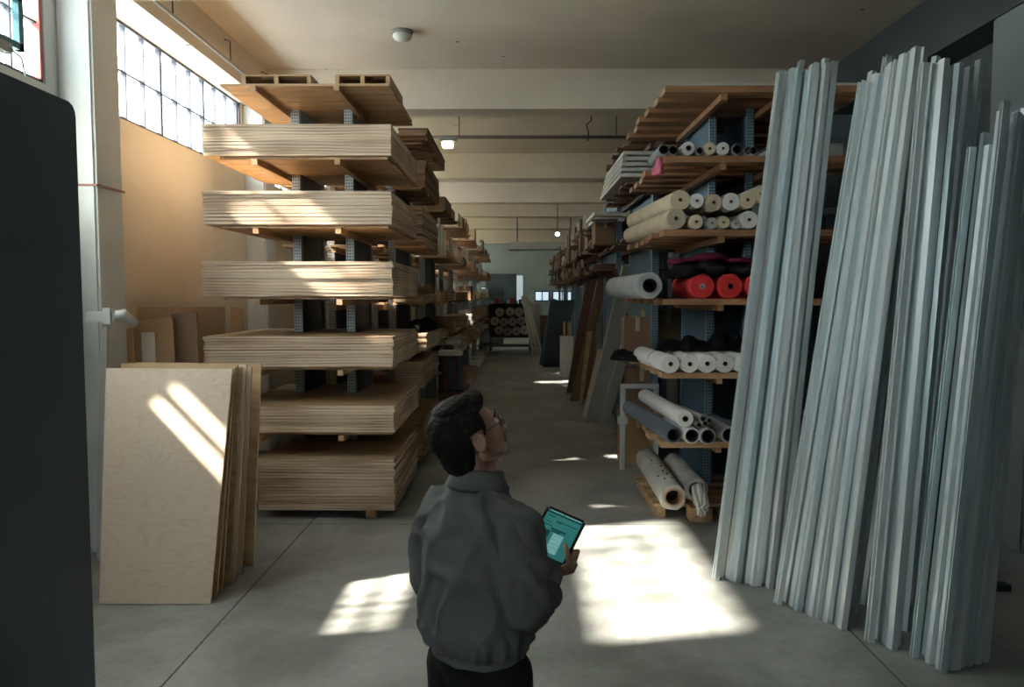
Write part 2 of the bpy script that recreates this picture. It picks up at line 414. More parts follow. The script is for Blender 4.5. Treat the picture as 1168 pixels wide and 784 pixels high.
window(9, *ADDED_WIN, 4.6, pane='frosted')  # unseen frosted window, added as soft side light for the metal profiles
# red primer jamb and opened teal hopper sash on window 1
bm = bmesh.new(); bx(bm, -.02,.045, 1.185, 1.222, .03, HEAD-SILL-.03); obj('red_jamb', bm, M['rust_red'], w1)
hs = empty('hopper_sash', (.07, .0, .0)); hs.parent = w1
bm = bmesh.new()
y_a, y_b = 5.10-4.985, 5.86-4.985
for (a, b, c, d) in ((y_a, y_b, .14, .19), (y_a, y_b, .50, .55), (y_a, y_a+.05, .14, .55), (y_b-.055, y_b, .14, .55)):
    bx(bm, 0, .05, a, b, c, d)
obj('sash_frame', bm, M['teal_frame'], hs)
bm = bmesh.new(); bx(bm, .02,.026, y_a+.04, y_b-.04, .18, .52); obj('pane', bm, M['glass'], hs)
bm = bmesh.new(); bx(bm, .03,.10, y_a+.15, y_b-.22, .06, .13); tube(bm, [(.08,y_b-.3,.12),(.12,y_b-.15,.05),(.1,y_b-.08,-.06)], .008, 6); obj('stay_bracket', bm, M['plastic_grey'], hs)
# low louvred vent window: its blades make the barred patches of sunlight
lv = struct(empty('window_10', (XL-.05, (LOW[0]+LOW[1])/2, LOW[2])))
bm = bmesh.new(); W2 = (LOW[1]-LOW[0])/2; H = LOW[3]-LOW[2]
bx(bm,-.03,.03,-W2,-W2+.03,0,H); bx(bm,-.03,.03,W2-.03,W2,0,H); bx(bm,-.03,.03,-W2,W2,0,.03); bx(bm,-.03,.03,-W2,W2,H-.03,H)
bx(bm,-.03,.03,-W2,W2,H*.46,H*.54); bx(bm,-.03,.03,-.2,-.15,0,H)
for q in range(4):
    yy = -W2+.12+q*.17; bx(bm,-.02,.02,yy-.014,yy+.014,0,H)
obj('window_frame', bm, M['steel_frame'], lv)
bm = bmesh.new(); bx(bm,-.003,.003,-W2+.01,W2-.01,.01,H-.01); obj('pane', bm, M['glass'], lv)
# unseen rear window, added to let skylight in from behind
wr = struct(empty('window_11', (-2.4, Y0-.08, 3.3)))
bm = bmesh.new()
for q in range(5): bx(bm, -1+q*.5-.012, -1+q*.5+.012, -.03, .03, 0, 1.0)
for q in range(3): bx(bm, -1, 1, -.03, .03, q*.5-.012, q*.5+.012)
obj('window_frame', bm, M['steel_frame'], wr)
bm = bmesh.new(); bx(bm, -1,1,-.003,.003, 0, 1.0); obj('pane', bm, M['glass'], wr)

# portals make the renderer find the sky through the openings
for k, (a, b, c, d) in enumerate(opens+[LOW]):
    area('window_daylight_portal', (XL-TH-.02, (a+b)/2, (c+d)/2), (b-a, d-c) if False else (d-c, b-a), (1, 0, 0), 1, (1,1,1), True)

# edge beams, cross beams, columns
struct(box('trim_1', XL, -3.44, Y0, Y1, HEAD, ZC, M['ceiling']))
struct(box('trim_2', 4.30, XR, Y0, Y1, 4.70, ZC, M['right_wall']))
n = 3
for yb in (6.38, 10.7, 16.9, 21.2, 24.9, 29.5, 34.2):
    struct(box('trim_%d' % n, -3.44, 4.30, yb, yb+.44, 4.78 if yb < 30 else 4.55, ZC, M['ceiling'])); n += 1
for yc in col_y:
    struct(box('trim_%d' % n, XL, -3.50, yc-.22, yc+.22, 0, HEAD, M['white_paint'], bevel=.02)); n += 1
    struct(box('trim_%d' % n, 4.30, XR, yc-.18, yc+.5, 0, 4.70, M['right_column'], bevel=.02)); n += 1
# pipe under the edge beam, and the pipe crossing the aisle
bm = bmesh.new(); tube(bm, [(-3.36, .2, 4.93), (-3.36, 12, 4.93)], .018, 8)
pr = empty('ceiling_pipe', (0,0,0)); obj('pipe_run', bm, M['plastic_grey'], pr)
for yy in (5.0, 7.6, 9.1, 10.4):
    bm = bmesh.new(); tube(bm, [(-3.36,yy,4.93),(-3.36,yy,5.18),(-3.43,yy,5.2)], .008, 6); obj('hanger', bm, M['steel_dk'], pr)
tag(pr, 'thin grey pipe running along the beam above the left windows', 'pipe')
bm = bmesh.new(); tube(bm, [(-3.3,13.3,4.93),(4.2,13.3,4.93)], .03, 8)
pr = empty('sprinkler_pipe', (0,0,0)); obj('pipe_run', bm, M['pipe'], pr)
for xx in (-1.0, 1.7, 3.2):
    bm = bmesh.new(); tube(bm, [(xx,13.3,4.93),(xx,13.3,ZC)], .01, 6); obj('hanger', bm, M['pipe'], pr)
tag(pr, 'dark pipe crossing the aisle below the ceiling', 'pipe')
# wire hook hanging by the right end of the pipe
bm = bmesh.new(); tube(bm, [(1.2,12.6,ZC),(1.2,12.6,5.05),(1.12,12.6,4.98),(1.16,12.6,4.86),(1.15,12.6,4.72)], .012, 6)
tag(obj('wire_hook', bm, M['steel_dk']), 'thin bent wire hanging from the ceiling right of the aisle', 'hook')

def dome_light(name, loc, r, label):
    t = empty(name, loc)
    bm = bmesh.new(); tube(bm, [(0,0,0),(0,0,-.04)], [r*1.15, r*1.1], 20); obj('base', bm, M['plastic_grey'], t)
    bm = bmesh.new(); ell(bm, (0,0,-.05), (r, r, r*.62), seg=24); obj('dome', bm, M['plastic_white'], t, smooth=True)
    tag(t, label, 'ceiling fixture'); return t
dome_light('ceiling_dome', (-1.36, 9.2, ZC), .115, 'white round dome fixture on the concrete ceiling above the left rack')
t = empty('ceiling_lamp', (-1.17, 13.1, 4.83))
box('housing', -.14,.14,-.10,.10,-.02,.05, M['plastic_grey'], t, .01); box('glowing_cover', -.10,.08,-.08,.08,-.12,-.02, M['lamp'], t, .015)
tag(t, 'small lit yellowish lamp at left end of the aisle ceiling pipe', 'lamp')
t = empty('far_lamp', (1.18, 22.6, 4.02))
bm = bmesh.new(); tube(bm, [(0,0,.1),(0,0,ZC-4.02)], .012, 6); obj('drop_rod', bm, M['steel_dk'], t)
bm = bmesh.new(); ell(bm, (0,0,0), (.07,.07,.06)); obj('bulb', bm, M['lamp_white'], t, smooth=True)
tag(t, 'small bright white lamp hanging far down the aisle', 'lamp')

# ================================================================ SHEETS
def slab(outline, th):
    bm = bmesh.new()
    b = [bm.verts.new((x, y, 0)) for x, y in outline]; tp = [bm.verts.new((x, y, th)) for x, y in outline]
    bm.faces.new(b[::-1]).material_index = 0; bm.faces.new(tp).material_index = 0
    n = len(b)
    for i in range(n): bm.faces.new((b[i], b[(i+1)%n], tp[(i+1)%n], tp[i])).material_index = 1
    me = bpy.data.meshes.new('sheet'); bm.to_mesh(me); bm.free()
    return me
def rect(w, d): return [(-w/2,0),(w/2,0),(w/2,d),(-w/2,d)]

def stack(name, desc, where, cat, group, xc, y0, w, d, z0, z1, th, mats, jit=.012, outline=None, gaps=(), rot=0.0):
    """pile of separate sheets from z0 to z1, each its own object"""
    me = slab(outline or rect(w, d), th*.91)
    for m in mats: me.materials.append(m)
    n = max(1, round((z1-z0)/th)); th2 = (z1-z0)/n
    for i in range(n):
        o = bpy.data.objects.new(name, me); COL.objects.link(o)
        o.location = (xc+random.uniform(-jit, jit), y0+random.uniform(-jit, jit)*.8, z0+i*th2+(random.random() < .3)*.0025)
        o.rotation_euler = (0, 0, rot+random.uniform(-1, 1)*jit*.12)
        if i == n-1: o.rotation_euler.z = rot+.01
        tag(o, '%s %s in stack %s' % (desc, from_top(n-1-i), where), cat, group)

# ---------------------------------------------------------------- nearest left rack
LF = 7.4                                 # front of the left racks
XA, XB = P(232, 338, LF).x, P(448, 338, LF).x   # -3.04 .. -1.21
PX = (-2.42, -1.84); PY0, PY1 = 8.42, 9.5
def zf(y, Y=LF): return P(590, y, Y).z
levels = [  # name, z bottom, z top, x left pixel
    ('lowest', zf(583), zf(524), 290), ('second', zf(494), zf(463), 262), ('third', zf(419), zf(384), 231),
    ('fourth', zf(338), zf(298), 231), ('fifth', zf(256), zf(217), 234), ('sixth', zf(177), zf(141), 236)]
ztop_board = zf(96)
rack = empty('cantilever_rack', (XB-.9, 8.9, 0))
def rp(o): o.parent = rack; o.matrix_parent_inverse = Matrix.Translation(-rack.location); return o
tag(rack, 'tall grey steel rack with wooden shelves of plywood, nearest on the left', 'rack')
for x in PX:
    for y in (PY0, PY1-.09):
        rp(box('upright_post', x-.045, x+.045, y, y+.07, 0, zf(104, 8.42), M['perf']))
    rp(box('side_panel', x-.012, x+.012, PY0+.07, PY1-.09, .02, zf(112, 8.42), M['panel_grey']))
    rp(box('foot_plate', x-.07, x+.07, PY0-.05, PY1+.03, 0, .02, M['panel_grey']))
def left_shelf(zb, x0, x1, mt, yfront=LF, bears=(-2.53, -1.73)):
    # bearers run front to back beside the posts, planks lie across them
    for bxx in bears: rp(box('bearer', bxx-.028, bxx+.028, yfront+.01, 9.35, zb-.085, zb-.03, M['timber']))
    y = yfront+.05
    while y < 9.15:
        ye = min(y+.31, 9.2)
        if ye < PY0-.02: segs = [(x0, x1)]
        else: segs = [(x0, PX[0]-.055), (PX[0]+.055, PX[1]-.055), (PX[1]+.055, x1)]
        for a, b in segs: rp(box('shelf_board', a+random.uniform(0,.03), b-random.uniform(0,.03), y+.006, ye-.004, zb-.03, zb-.006, mt))
        y += .31
for nm, zb, zt, lx in levels[1:]:
    left_shelf(zb, P(max(lx, 236)+14, 300, LF).x, XB-.02, M['timberx'])
# lowest level stands on low skids
for xx in (-2.75, -1.45): rp(box('skid', xx-.05, xx+.05, LF+.05, 8.38, 0, zf(583), M['timber']))
# top shelf: bare boards with two shallow pallet frames on it
zb = ztop_board
left_shelf(zb+.03, P(247, 97, LF).x, XB-.01, M['timberx'])
for k, (a, b) in enumerate(((272, 352), (380, 443))):
    xa, xb = P(a, 90, LF).x, P(b, 90, LF).x
    t = empty('wooden_tray', ((xa+xb)/2, 7.9, zb+.026))
    hw = (xb-xa)/2
    box('deck', -hw, hw, -.42, .42, .075, .09, M['timberx'], t)
    for s in (-1, 0, 1): box('runner', s*(hw-.02)-.02, s*(hw-.02)+.02, -.42, .42, 0, .075, M['timber'], t)
    tag(t, 'shallow hollow wooden pallet, %s of two on top of the nearest left rack' % ('left' if k == 0 else 'right'), 'pallet', 'pallets on the top shelf')
for nm, zb, zt, lx in levels:
    xa = P(lx, 338, LF).x
    def comb(w, d, xc):
        pts = [(-w/2,0),(w/2,0),(w/2,d)]
        for px_ in (PX[1], PX[0]):
            c = px_-xc
            pts += [(c+.075, d), (c+.075, PY0-.045-LF), (c-.075, PY0-.045-LF), (c-.075, d)]
        return pts+[(-w/2, d)]
    xc = (xa+XB)/2; wd = XB-xa
    d = 1.85 if nm not in ('lowest',) else 1.7
    warm = nm in ('lowest', 'second')
    stack('plywood_sheet', 'plywood sheet', 'on %s level of nearest left rack' % nm, 'plywood sheet', 'plywood sheets on the %s level of the near left rack' % nm,
          xc, LF, wd, d, zb+(.0), zt, .0345, [M['ply_face'], M['ply_edge']], jit=.007 if nm in ('sixth','fifth') else .011, outline=comb(wd, d, xc))

# ---------------------------------------------------------------- leaning plywood panels, front left
def quad_board(name, c, th, mats, push=None):
    """board from four front-face corners (bl, br, tr, tl), thickness pushed away from the viewer"""
    c = [Vector(v) for v in c]
    nrm = (c[1]-c[0]).cross(c[3]-c[0]).normalized()
    if push is not None and nrm.dot(Vector(push)) < 0: nrm = -nrm
    # local frame: x along bottom, z = thickness
    ex = (c[1]-c[0]).normalized(); ez = nrm; ey = ez.cross(ex)
    R = Matrix((ex, ey, ez)).transposed(); o0 = c[0]
    bm = bmesh.new()
    lo = [R.transposed() @ (v-o0) for v in c]
    b = [bm.verts.new((v.x, v.y, 0)) for v in lo]; tp = [bm.verts.new((v.x, v.y, th)) for v in lo]
    bm.faces.new(b).material_index = 0; bm.faces.new(tp[::-1]).material_index = 0
    for i in range(4): bm.faces.new((b[i], b[(i+1)%4], tp[(i+1)%4], tp[i])).material_index = 1
    o = obj(name, bm, mats); o.location = o0; o.rotation_euler = R.to_euler()
    return o
def lean_board(name, bl_px, w, Hgt, y_shift_top, x_top_shift, th, mats, w_top=None, z0=0.006):
    p = FL(*bl_px); wt = w_top or w
    c = [(p.x, p.y, z0), (p.x+w, p.y, z0), (p.x+x_top_shift+wt, p.y+y_shift_top, Hgt), (p.x+x_top_shift, p.y+y_shift_top, Hgt)]
    return quad_board(name, c, th, mats, push=(0, 1, 0))
bm_pan = [  # bottom-left pixel, bottom right px, label
]
fb = FL(113, 690); fr_ = FL(240, 690)
tl = P(121, 420, fb.y+.48); tr = P(265, 421, fb.y+.48)
o = quad_board('plywood_sheet', [(fb.x,fb.y,.006),(fr_.x,fb.y,.006),tr,tl], .02, [M['birch'], M['ply_edge']], (0,1,0))
tag(o, 'large pale birch plywood panel leaning upright at front left, sunlight streaks on it', 'plywood panel', 'plywood panels leaning at the left')
pn = [(247,683,268,'second'),(253,676,271,'third'),(262,668,276,'fourth'),(268,665,281,'fifth'),(276,656,287,'sixth'),(289,646,298,'rearmost')]
for i, (bxp, byp, txp, nm) in enumerate(pn):
    q = FL(bxp, byp); yt = fb.y+.48+.035+.036*i+(.05 if i == 5 else 0)
    yt = max(yt, q.y+.08)
    trp = P(txp, 420-(1 if i < 5 else 2)-(3*(i%2)), yt); wd = (.80, .84, .72, .86, .80, .98)[i]
    o = quad_board('plywood_sheet', [(q.x-wd,q.y,.006),(q.x,q.y,.006),trp,(trp.x-wd-.06,trp.y,trp.z+(.01 if i%2 else -.02))], .018, [M['birch'] if i in (3, 4) else M['ply_face'], M['ply_edge_warm' if i % 2 == 0 else 'ply_edge']], (0,1,0))
    tag(o, 'plywood panel, %s behind the large pale panel, leaning at front left' % nm if nm != 'rearmost' else 'rearmost tall panel in the leaning group at front left', 'plywood panel', 'plywood panels leaning at the left')

# big dark board at the left edge of the picture
bd = empty('dark_board', (-1.98, 2.3, 0))
bm = bmesh.new()
prof_ = [(-1.5,.01),(1.11,.01),(1.11,2.985),(1.105,3.01),(1.09,3.033),(1.06,3.045),(-1.5,3.045)]
lo_ = [bm.verts.new((-.03, y, z)) for y, z in prof_]; hi_ = [bm.verts.new((.03, y, z)) for y, z in prof_]
bm.faces.new(lo_); bm.faces.new(hi_[::-1])
for k in range(len(prof_)): bm.faces.new((lo_[k], lo_[(k+1)%7], hi_[(k+1)%7], hi_[k]))
obj('board_face', bm, M['dark_panel'], bd)
for yy in (-1.2, 0.5):
    box('support_foot', -.45, -.03, yy-.03, yy+.03, 0, .05, M['steel_dk'], bd)
    bm = bmesh.new(); tube(bm, [(-.43,yy,.04),(-.05,yy,1.3)], .018, 8); obj('support_strut', bm, M['steel_dk'], bd)
tag(bd, 'tall dark slate board standing at the left edge of the picture', 'board')

# ---------------------------------------------------------------- cardboard and pipework at the left wall
def card(name, pts_px, Y, th, m, label, lean=.12, grp='cardboard sheets leaning at the left wall', Yr=None):
    Yr = Yr or Y
    Yc = (Y-.05, Yr-.05, Yr+lean, Y+lean)
    c = [P(x, y, Yc[i]) for i, (x, y) in enumerate(pts_px)]
    # continue down to the floor
    bl, br, tr_, tl_ = c
    bl = Vector((bl.x, Y-.05, .005)); br = Vector((br.x, Yr-.05, .005))
    o = quad_board(name, [bl, br, tr_, tl_], th, [m, m], (0,1,0)); tag(o, label, 'cardboard sheet', grp)
card('cardboard_sheet', [(155,420),(258,420),(256,350),(157,351)], 7.28, .02, M['cardboard'], 'wide tan cardboard sheet leaning behind the others near the left wall', Yr=7.98)
card('cardboard_sheet', [(261,420),(274,420),(276,352),(263,350)], 8.45, .02, M['cardboard'], 'narrow curled tan cardboard strip right of the wide sheet')
card('cardboard_sheet', [(200,420),(228,420),(224,357),(195,358)], 7.20, .02, M['cardboard_dk'], 'darker brown cardboard sheet between the tan ones by the left wall')
card('cardboard_sheet', [(152,420),(206,420),(196,362),(150,366)], 7.06, .02, M['cardboard'], 'tan cardboard sheet with pale stripe leaning in front by the left wall')
card('cardboard_sheet', [(163,422),(181,422),(176,379),(161,379)], 7.03, .008, M['white_pack'], 'pale narrow strip leaning on the tan cardboard')
card('cardboard_sheet', [(133,422),(155,422),(150,374),(128,376)], 6.93, .03, M['cardboard'], 'short brown board with rounded top below the white pipe elbow')
card('cardboard_sheet', [(104,470),(113,470),(122,372),(114,375)], 6.24, .03, M['grey_board'], 'greyish thin board leaning at the column foot beside the dark board')
t = empty('wall_pipe', (0,0,0))
a = P(96, 361, 6.2); b = P(134, 361, 6.2)
box('conduit_duct', -3.49, b.x, 6.14, 6.24, a.z-.045, a.z+.045, M['white_metal'], t, .008)
bm = bmesh.new(); tube(bm, [(b.x-.04,6.19,a.z+.0),(b.x+.06,6.19,a.z+.02),(b.x+.06,6.26,a.z-.03),(b.x+.06,6.34,a.z-.06)], .042, 14); obj('elbow', bm, M['white_metal'], t)
bm = bmesh.new(); bx(bm, b.x-.08, b.x-.02, 6.12, 6.26, a.z-.06, a.z+.07); obj('joint_collar', bm, M['white_metal'], t)
tag(t, 'white boxed pipe with elbow joint at the left column', 'pipe')
bm = bmesh.new(); zc_ = P(120, 211, 6.38).z
bx(bm, -3.80, -3.488, 6.366, 6.381, zc_-.008, zc_+.008); bx(bm, -3.501, -3.486, 6.37, 6.83, zc_-.008, zc_+.008)
tag(obj('column_cable', bm, mat('brown_cable', (.25,.10,.06), .6)), 'thin brown cable wrapped around the left column', 'cable')

# ================================================================ FURTHER LEFT RACKS
RN = ['nearest', 'second', 'third', 'fourth', 'fifth', 'sixth', 'seventh', 'eighth']
LN = ['lowest', 'second', 'third', 'fourth', 'fifth', 'sixth', 'top']
box_me = {}
def cbox(name, desc, where, x, y, z, sx, sy, sz, m, cat='box', grp=None, rot=0):
    t = empty(name, (x, y, z), (0,0,rot))
    box('carton_body', -sx/2, sx/2, -sy/2, sy/2, 0, sz, m, t, .004)
    if sx > .2:
        box('tape', -.025, .025, -sy/2-.002, sy/2+.002, sz*.75, sz+.002, M['cream_cloth'], t)
    tag(t, desc+' '+where, cat, grp)
    return t
def far_rack(side, idx, y0, y1, x0, x1, shelf_z, post_h, mt, depth_posts=True):
    sname = 'left' if side < 0 else 'right'
    r = empty('storage_rack', ((x0+x1)/2, (y0+y1)/2, 0))
    tag(r, 'steel and timber storage rack, %s from the camera along the %s side' % (RN[idx], sname), 'rack', None)
    cx, cy = (x0+x1)/2, (y0+y1)/2
    ins = .45
    xi = x1-ins if side < 0 else x0+ins
    pm = M['perf'] if side < 0 else M['perf_blue']
    for xx in (xi, xi+side*.8):
        for yy in (y0+.35, y1-.35):
            box('upright_post', xx-cx-.045, xx-cx+.045, yy-cy-.035, yy-cy+.035, 0, post_h, pm, r)
        box('side_panel', xx-cx-.012, xx-cx+.012, y0+.4-cy, y1-.4-cy, .05, post_h-.1, M['panel_grey'] if side < 0 else M['panel_blue'], r) if idx < 3 else None
    for z in shelf_z:
        y = y0+.03; k = 0
        while y < y1-.1:
            ye = min(y+.19, y1-.02)
            a, b = x0+random.uniform(-.04,.10)*(side > 0), x1-random.uniform(-.04,.10)*(side < 0)
            # planks are cut where the posts pass
            hit = [q for q in (y0+.35, y1-.35) if y-.045 < q < ye+.045]
            inner = sorted((xi, xi+side*.8))
            segs = [(a,b)] if not hit and idx >= 3 else [(a, inner[0]-.055), (inner[0]+.055, inner[1]-.055), (inner[1]+.055, b)]
            if hit or idx < 3:
                for s0, s1 in segs: box('shelf_plank', s0-cx, s1-cx, y-cy, ye-cy, z-.03, z-.002, mt[k % len(mt)], r)
            else: box('shelf_plank', a-cx, b-cx, y-cy, ye-cy, z-.03, z-.002, mt[k % len(mt)], r)
            y += .27 if idx < 4 else .4; k += 1
        for xx in (xi-.1, xi+side*.8+.1): box('bearer', xx-cx-.03, xx-cx+.03, y0+.05-cy, y1-.05-cy, z-.10, z-.032, M['timber_dark'] if side > 0 else M['timber'], r)
    return r
XE = -1.20
SZ = [.12, 1.02, 1.50, 2.12, 2.86, 3.62, 4.26]
far_rack(-1, 1, 9.75, 11.9, -3.0, XE, SZ[1:], 4.2, [M['timberx'], M['timber_orange']])
# goods keep to the aisle side of the first post (x > XE-.39)
def aisle_stack(idx, lev, y0, d, zt, th=.035, w=.36, mats=None, desc='plywood sheet', rot=0.0, jit=.012, x_off=0):
    xc = XE-.005-w/2+x_off
    stack('plywood_sheet' if 'plywood' in desc else 'board_sheet', desc, 'on %s level, %s left rack' % (LN[lev], RN[idx]), 'sheet', 'sheets on the %s level of %s left rack' % (LN[lev], RN[idx]),
          xc, y0, w, d, SZ[lev]+.002, zt, th, mats or [M['ply_face'], M['ply_edge_warm']], jit, rot=rot)
PE = [M['ply_face'], M['ply_edge']]
aisle_stack(1, 0, 9.75, 2.0, .62, w=.38); aisle_stack(1, 1, 9.7, 1.9, 1.36, mats=PE)
aisle_stack(1, 2, 9.8, 1.8, 1.72, mats=PE, x_off=.03)
aisle_stack(1, 3, 9.7, 1.9, 2.23, .05); aisle_stack(1, 4, 9.75, 1.9, 3.36, .12, mats=[M['brown_box'], M['ply_edge_warm']])
aisle_stack(1, 5, 10.1, 1.8, 3.98, .09, mats=[M['brown_box'], M['brown_box']], desc='dark brown strapped board')
for k, yy in enumerate((10.4,)):   # pale strap around that pile
    pass
# supports for the floor stacks
for yy in (10.0, 11.4): tag(box('timber_skid', -1.56, -1.24, yy-.05, yy+.05, 0, .12, M['timber']), 'wooden skid %s under the second left floor stack' % ('near' if yy < 11 else 'far'), 'timber')
# deep brown slab hanging over on the top shelf
t = empty('brown_crate', (-1.36, 11.5, SZ[6]+.002)); box('crate_body', -.22,.16,-1.2,1.25,0,.15,M['brown_box'],t,.006); box('lid', -.23,.17,-1.21,1.26,.15,.17,M['timber_dark'],t)
tag(t, 'long brown flat crate on top of the second left rack', 'crate')
tag(cbox('carton', 'dark brown carton standing', 'beside plywood on the second left rack, fourth level', -1.36, 11.2, 2.232, .26, .5, .14, M['cardboard_dk']), 'dark brown carton lying on sheets on second left rack', 'box')
# cloth heap black on third level
def cloth_heap(name, label, parts, m, voxel=.02, cat='cloth', amp=.03, fr=5.0):
    bm = bmesh.new()
    zmin = min(c[2]-r[2]*.0 for c, r in parts)
    for c, r in parts: ell(bm, c, r, seg=16)
    base = parts[0][0]
    def post(me):
        nrm_ = [v.normal.copy() for v in me.vertices]
        for v in me.vertices:
            n_ = noise.noise(v.co*fr)+.5*noise.noise(v.co*fr*2.3)
            v.co += nrm_[v.index]*n_*amp
        lo = zb0
        for v in me.vertices:
            if v.co.z < lo: v.co.z = lo
    zb0 = min(c[2] for c, r in parts)-.01 if name != 'x' else 0
    o = remesh(name, bm, m, voxel, 2, post=post)
    ctr = sum((v.co for v in o.data.vertices), Vector())/len(o.data.vertices); ctr.z = min(v.co.z for v in o.data.vertices)
    o.data.transform(Matrix.Translation(-ctr)); o.location = ctr
    tag(o, label, cat); return o
cloth_heap('black_cloth', 'crumpled black cloth lying on third level sheets of second left rack', [((-1.35,10.5,1.735),(.16,.5,.14)),((-1.30,11.1,1.74),(.13,.3,.17))], M['black'])
# stack of white boards standing upright at the end of rack two
for k in range(3):
    o = box('white_board', -1.31+k*.05, -1.275+k*.05, 12.62, 12.69, SZ[4]+.001, SZ[4]+.62-.1*k, M['white_sheet'])
    tag(o, 'narrow white upright board, %s, at the near end of the third left rack' % ('left one','middle one','right one')[k], 'board', 'white upright boards')

ys_l = [(12.6,15.0),(15.6,18.6),(19.2,22.6),(23.2,27.0),(27.6,32.0)]
def fill_left(idx, y0, y1):
    sz = SZ
    far_rack(-1, idx, y0, y1, -2.8, XE+.02*idx, sz[1:6], 4.0 if idx < 4 else 3.6, [M['timberx'], M['timber_dark']])
    where = lambda l: 'on the %s level, %s left rack' % (LN[l], RN[idx])
    xs = XE-.21+.02*idx
    for l in range(0, 6):
        y = y0+.1; k = 0
        while y < y1-.6:
            c = random.choice(['ply','card','white','white2','ply','board','dark'])
            L_ = random.uniform(.6, 1.3); L_ = min(L_, y1-.05-y); h = random.uniform(.1, .40)
            zz = sz[l]+.001 if l else .0
            pos = '%s item' % ORD[k+1] if k else 'first item'
            wj = random.uniform(.3,.38)
            if c == 'ply':
                stack('plywood_sheet', 'plywood sheet', '%s pile %s' % (ORD[k] if k else 'first', where(l)), 'sheet', 'sheets on left rack %s' % RN[idx], xs, y, wj, L_-.08, zz, zz+h*.8, .06, PE, .015)
            elif c == 'card': cbox('carton', 'brown carton, %s' % pos, where(l), xs, y+L_/2, zz, wj, L_-.12, h, M['cardboard'])
            elif c == 'dark': cbox('carton', 'dark carton, %s' % pos, where(l), xs, y+L_/2, zz, wj, L_-.12, h*1.2, M['cardboard_dk'])
            elif c == 'board':
                nb = 3
                for q in range(nb): tag(box('grey_plank', xs-wj/2+q*.1, xs-wj/2+q*.1+.08, y, y+L_-.1, zz, zz+h*.6-q*.02, M['white_sheet'] if q % 2 else M['ply_face']), 'thick pale plank %s in %s %s' % (('inner','middle','outer')[q], pos.replace(' item',' group'), where(l)), 'plank', 'planks on left rack %s' % RN[idx])
            else:
                nb = random.randint(2, 4); hh = h/nb
                for q in range(nb): tag(box('white_pack', xs-wj/2+random.uniform(0,.03), xs+wj/2+random.uniform(-.03,.03), y+random.uniform(0,.04), y+L_-.1, zz+q*hh, zz+(q+1)*hh-.004, M['white_pack'], bevel=.008), 'white wrapped flat pack %s, %s %s' % (from_top(nb-1-q), pos.replace(' item',' pile'), where(l)), 'pack', 'white packs on left rack %s' % RN[idx])
            y += L_+.05; k += 1
for i, (a, b) in enumerate(ys_l): fill_left(i+2, a, b)

# wheeled bin of dark folders on the floor by the third rack
t = empty('folder_bin', (-1.02, 12.2, 0)); t.location = (-1.07, 12.25, .67)
ct = empty('wooden_crate', (-1.07, 12.25, 0)); box('crate_body', -.2,.2,-.15,.15,.03,.67,M['timber_dark'],ct); box('crate_foot', -.2,.2,-.15,.15,0,.03,M['timber'],ct)
tag(ct, 'dark wooden crate under the striped bin at the left racks', 'crate')
x0 = 0
for k in range(5):
    box('dark_slat', -.19+k*.076, -.19+k*.076+.066, -.12, .12, .04, .58, (M['steel_dk'], M['timber_dark'], M['slate_cloth'], M['timber_dark'], M['slate_cloth'])[k], t, .01)
box('base_tray', -.2, .2, -.14, .14, 0, .04, M['steel_dk'], t); box('white_top', -.19, .19, -.12, .12, .58, .66, M['white_pack'], t, .01)
tag(t, 'dark striped upright bin with white top standing beside left racks', 'bin')

# ================================================================ RIGHT RACKS
RF = 7.5
RX = P(756, 338, RF).x
RY0, RY1 = RF, 9.6
RPX = (2.10, 2.50); RPY0, RPY1 = 8.32, 9.62
rrack = empty('cantilever_rack', (2.3, 8.5, 0))
tag(rrack, 'tall blue steel rack with wooden shelves of fabric rolls, nearest on the right', 'rack')
def rr(o): o.parent = rrack; o.matrix_parent_inverse = Matrix.Translation(-rrack.location); return o
def zr(y, Y=RF): return P(590, y, Y).z
for x in RPX:
    for y in (RPY0, RPY1-.07): rr(box('upright_post', x-.035, x+.035, y, y+.06, 0, zr(104, 8.3), M['perf_blue']))
    rr(box('side_panel', x-.01, x+.01, RPY0+.06, RPY1-.07, .03, zr(110, 8.3), M['panel_blue']))
    rr(box('foot_plate', x-.07, x+.07, RPY0-.05, RPY1+.03, 0, .02, M['panel_blue']))
rlev = {'top': zr(98), 'sixth': zr(178), 'fifth': zr(262), 'fourth': zr(341), 'third': zr(425), 'second': zr(504)}
def r_shelf(zt, mt, x0=RX, step=.42, wid=.24, th=.06, deep=9.7):
    y = RF; k = 0
    while y < deep:
        ye = y+wid
        hits = y-.07 < RPY0+.03 < ye+.07 or (RPY0 < y < RPY1+.02)
        xs = x0-(0 if k == 0 else random.uniform(-.02,.05))
        if y+wid < RPY0-.01: segs = [(xs, 3.4)]
        else: segs = [(xs, RPX[0]-.045), (RPX[0]+.045, RPX[1]-.045), (RPX[1]+.045, 3.4)]
        for a, b in segs: rr(box('shelf_plank', a, b, y, ye, zt-th, zt, mt))
        y += step; k += 1
        if RPY0-.3 < y+wid and y < RPY0-.05 and y+wid > RPY0-.01: y = RPY0-.0+.01
    for xx in (RPX[0]-.09, RPX[1]+.09): rr(box('bearer', xx-.03, xx+.03, RF+.06, 9.65, zt-th-.06, zt-th, mt))
for nm, z in rlev.items():
    r_shelf(z, M['timber_orange'] if nm in ('top','sixth','fifth','fourth') else M['timberx'])
o = box('white_sheet', 1.57, 3.3, RF+.02, 9.2, rlev['top']+.002, rlev['top']+.03, M['white_sheet']); tag(o, 'thin white sheet lying on top of the nearest right rack', 'sheet')
for q in range(3):
    o = box('dark_plank', 1.5+.1*q, 3.2, 9.8+.5*q, 10.1+.5*q, zr(120)-.35-.02*q+.2, zr(120)-.3-.02*q+.22, M['timber_dark'])
    bpy.data.objects.remove(o)

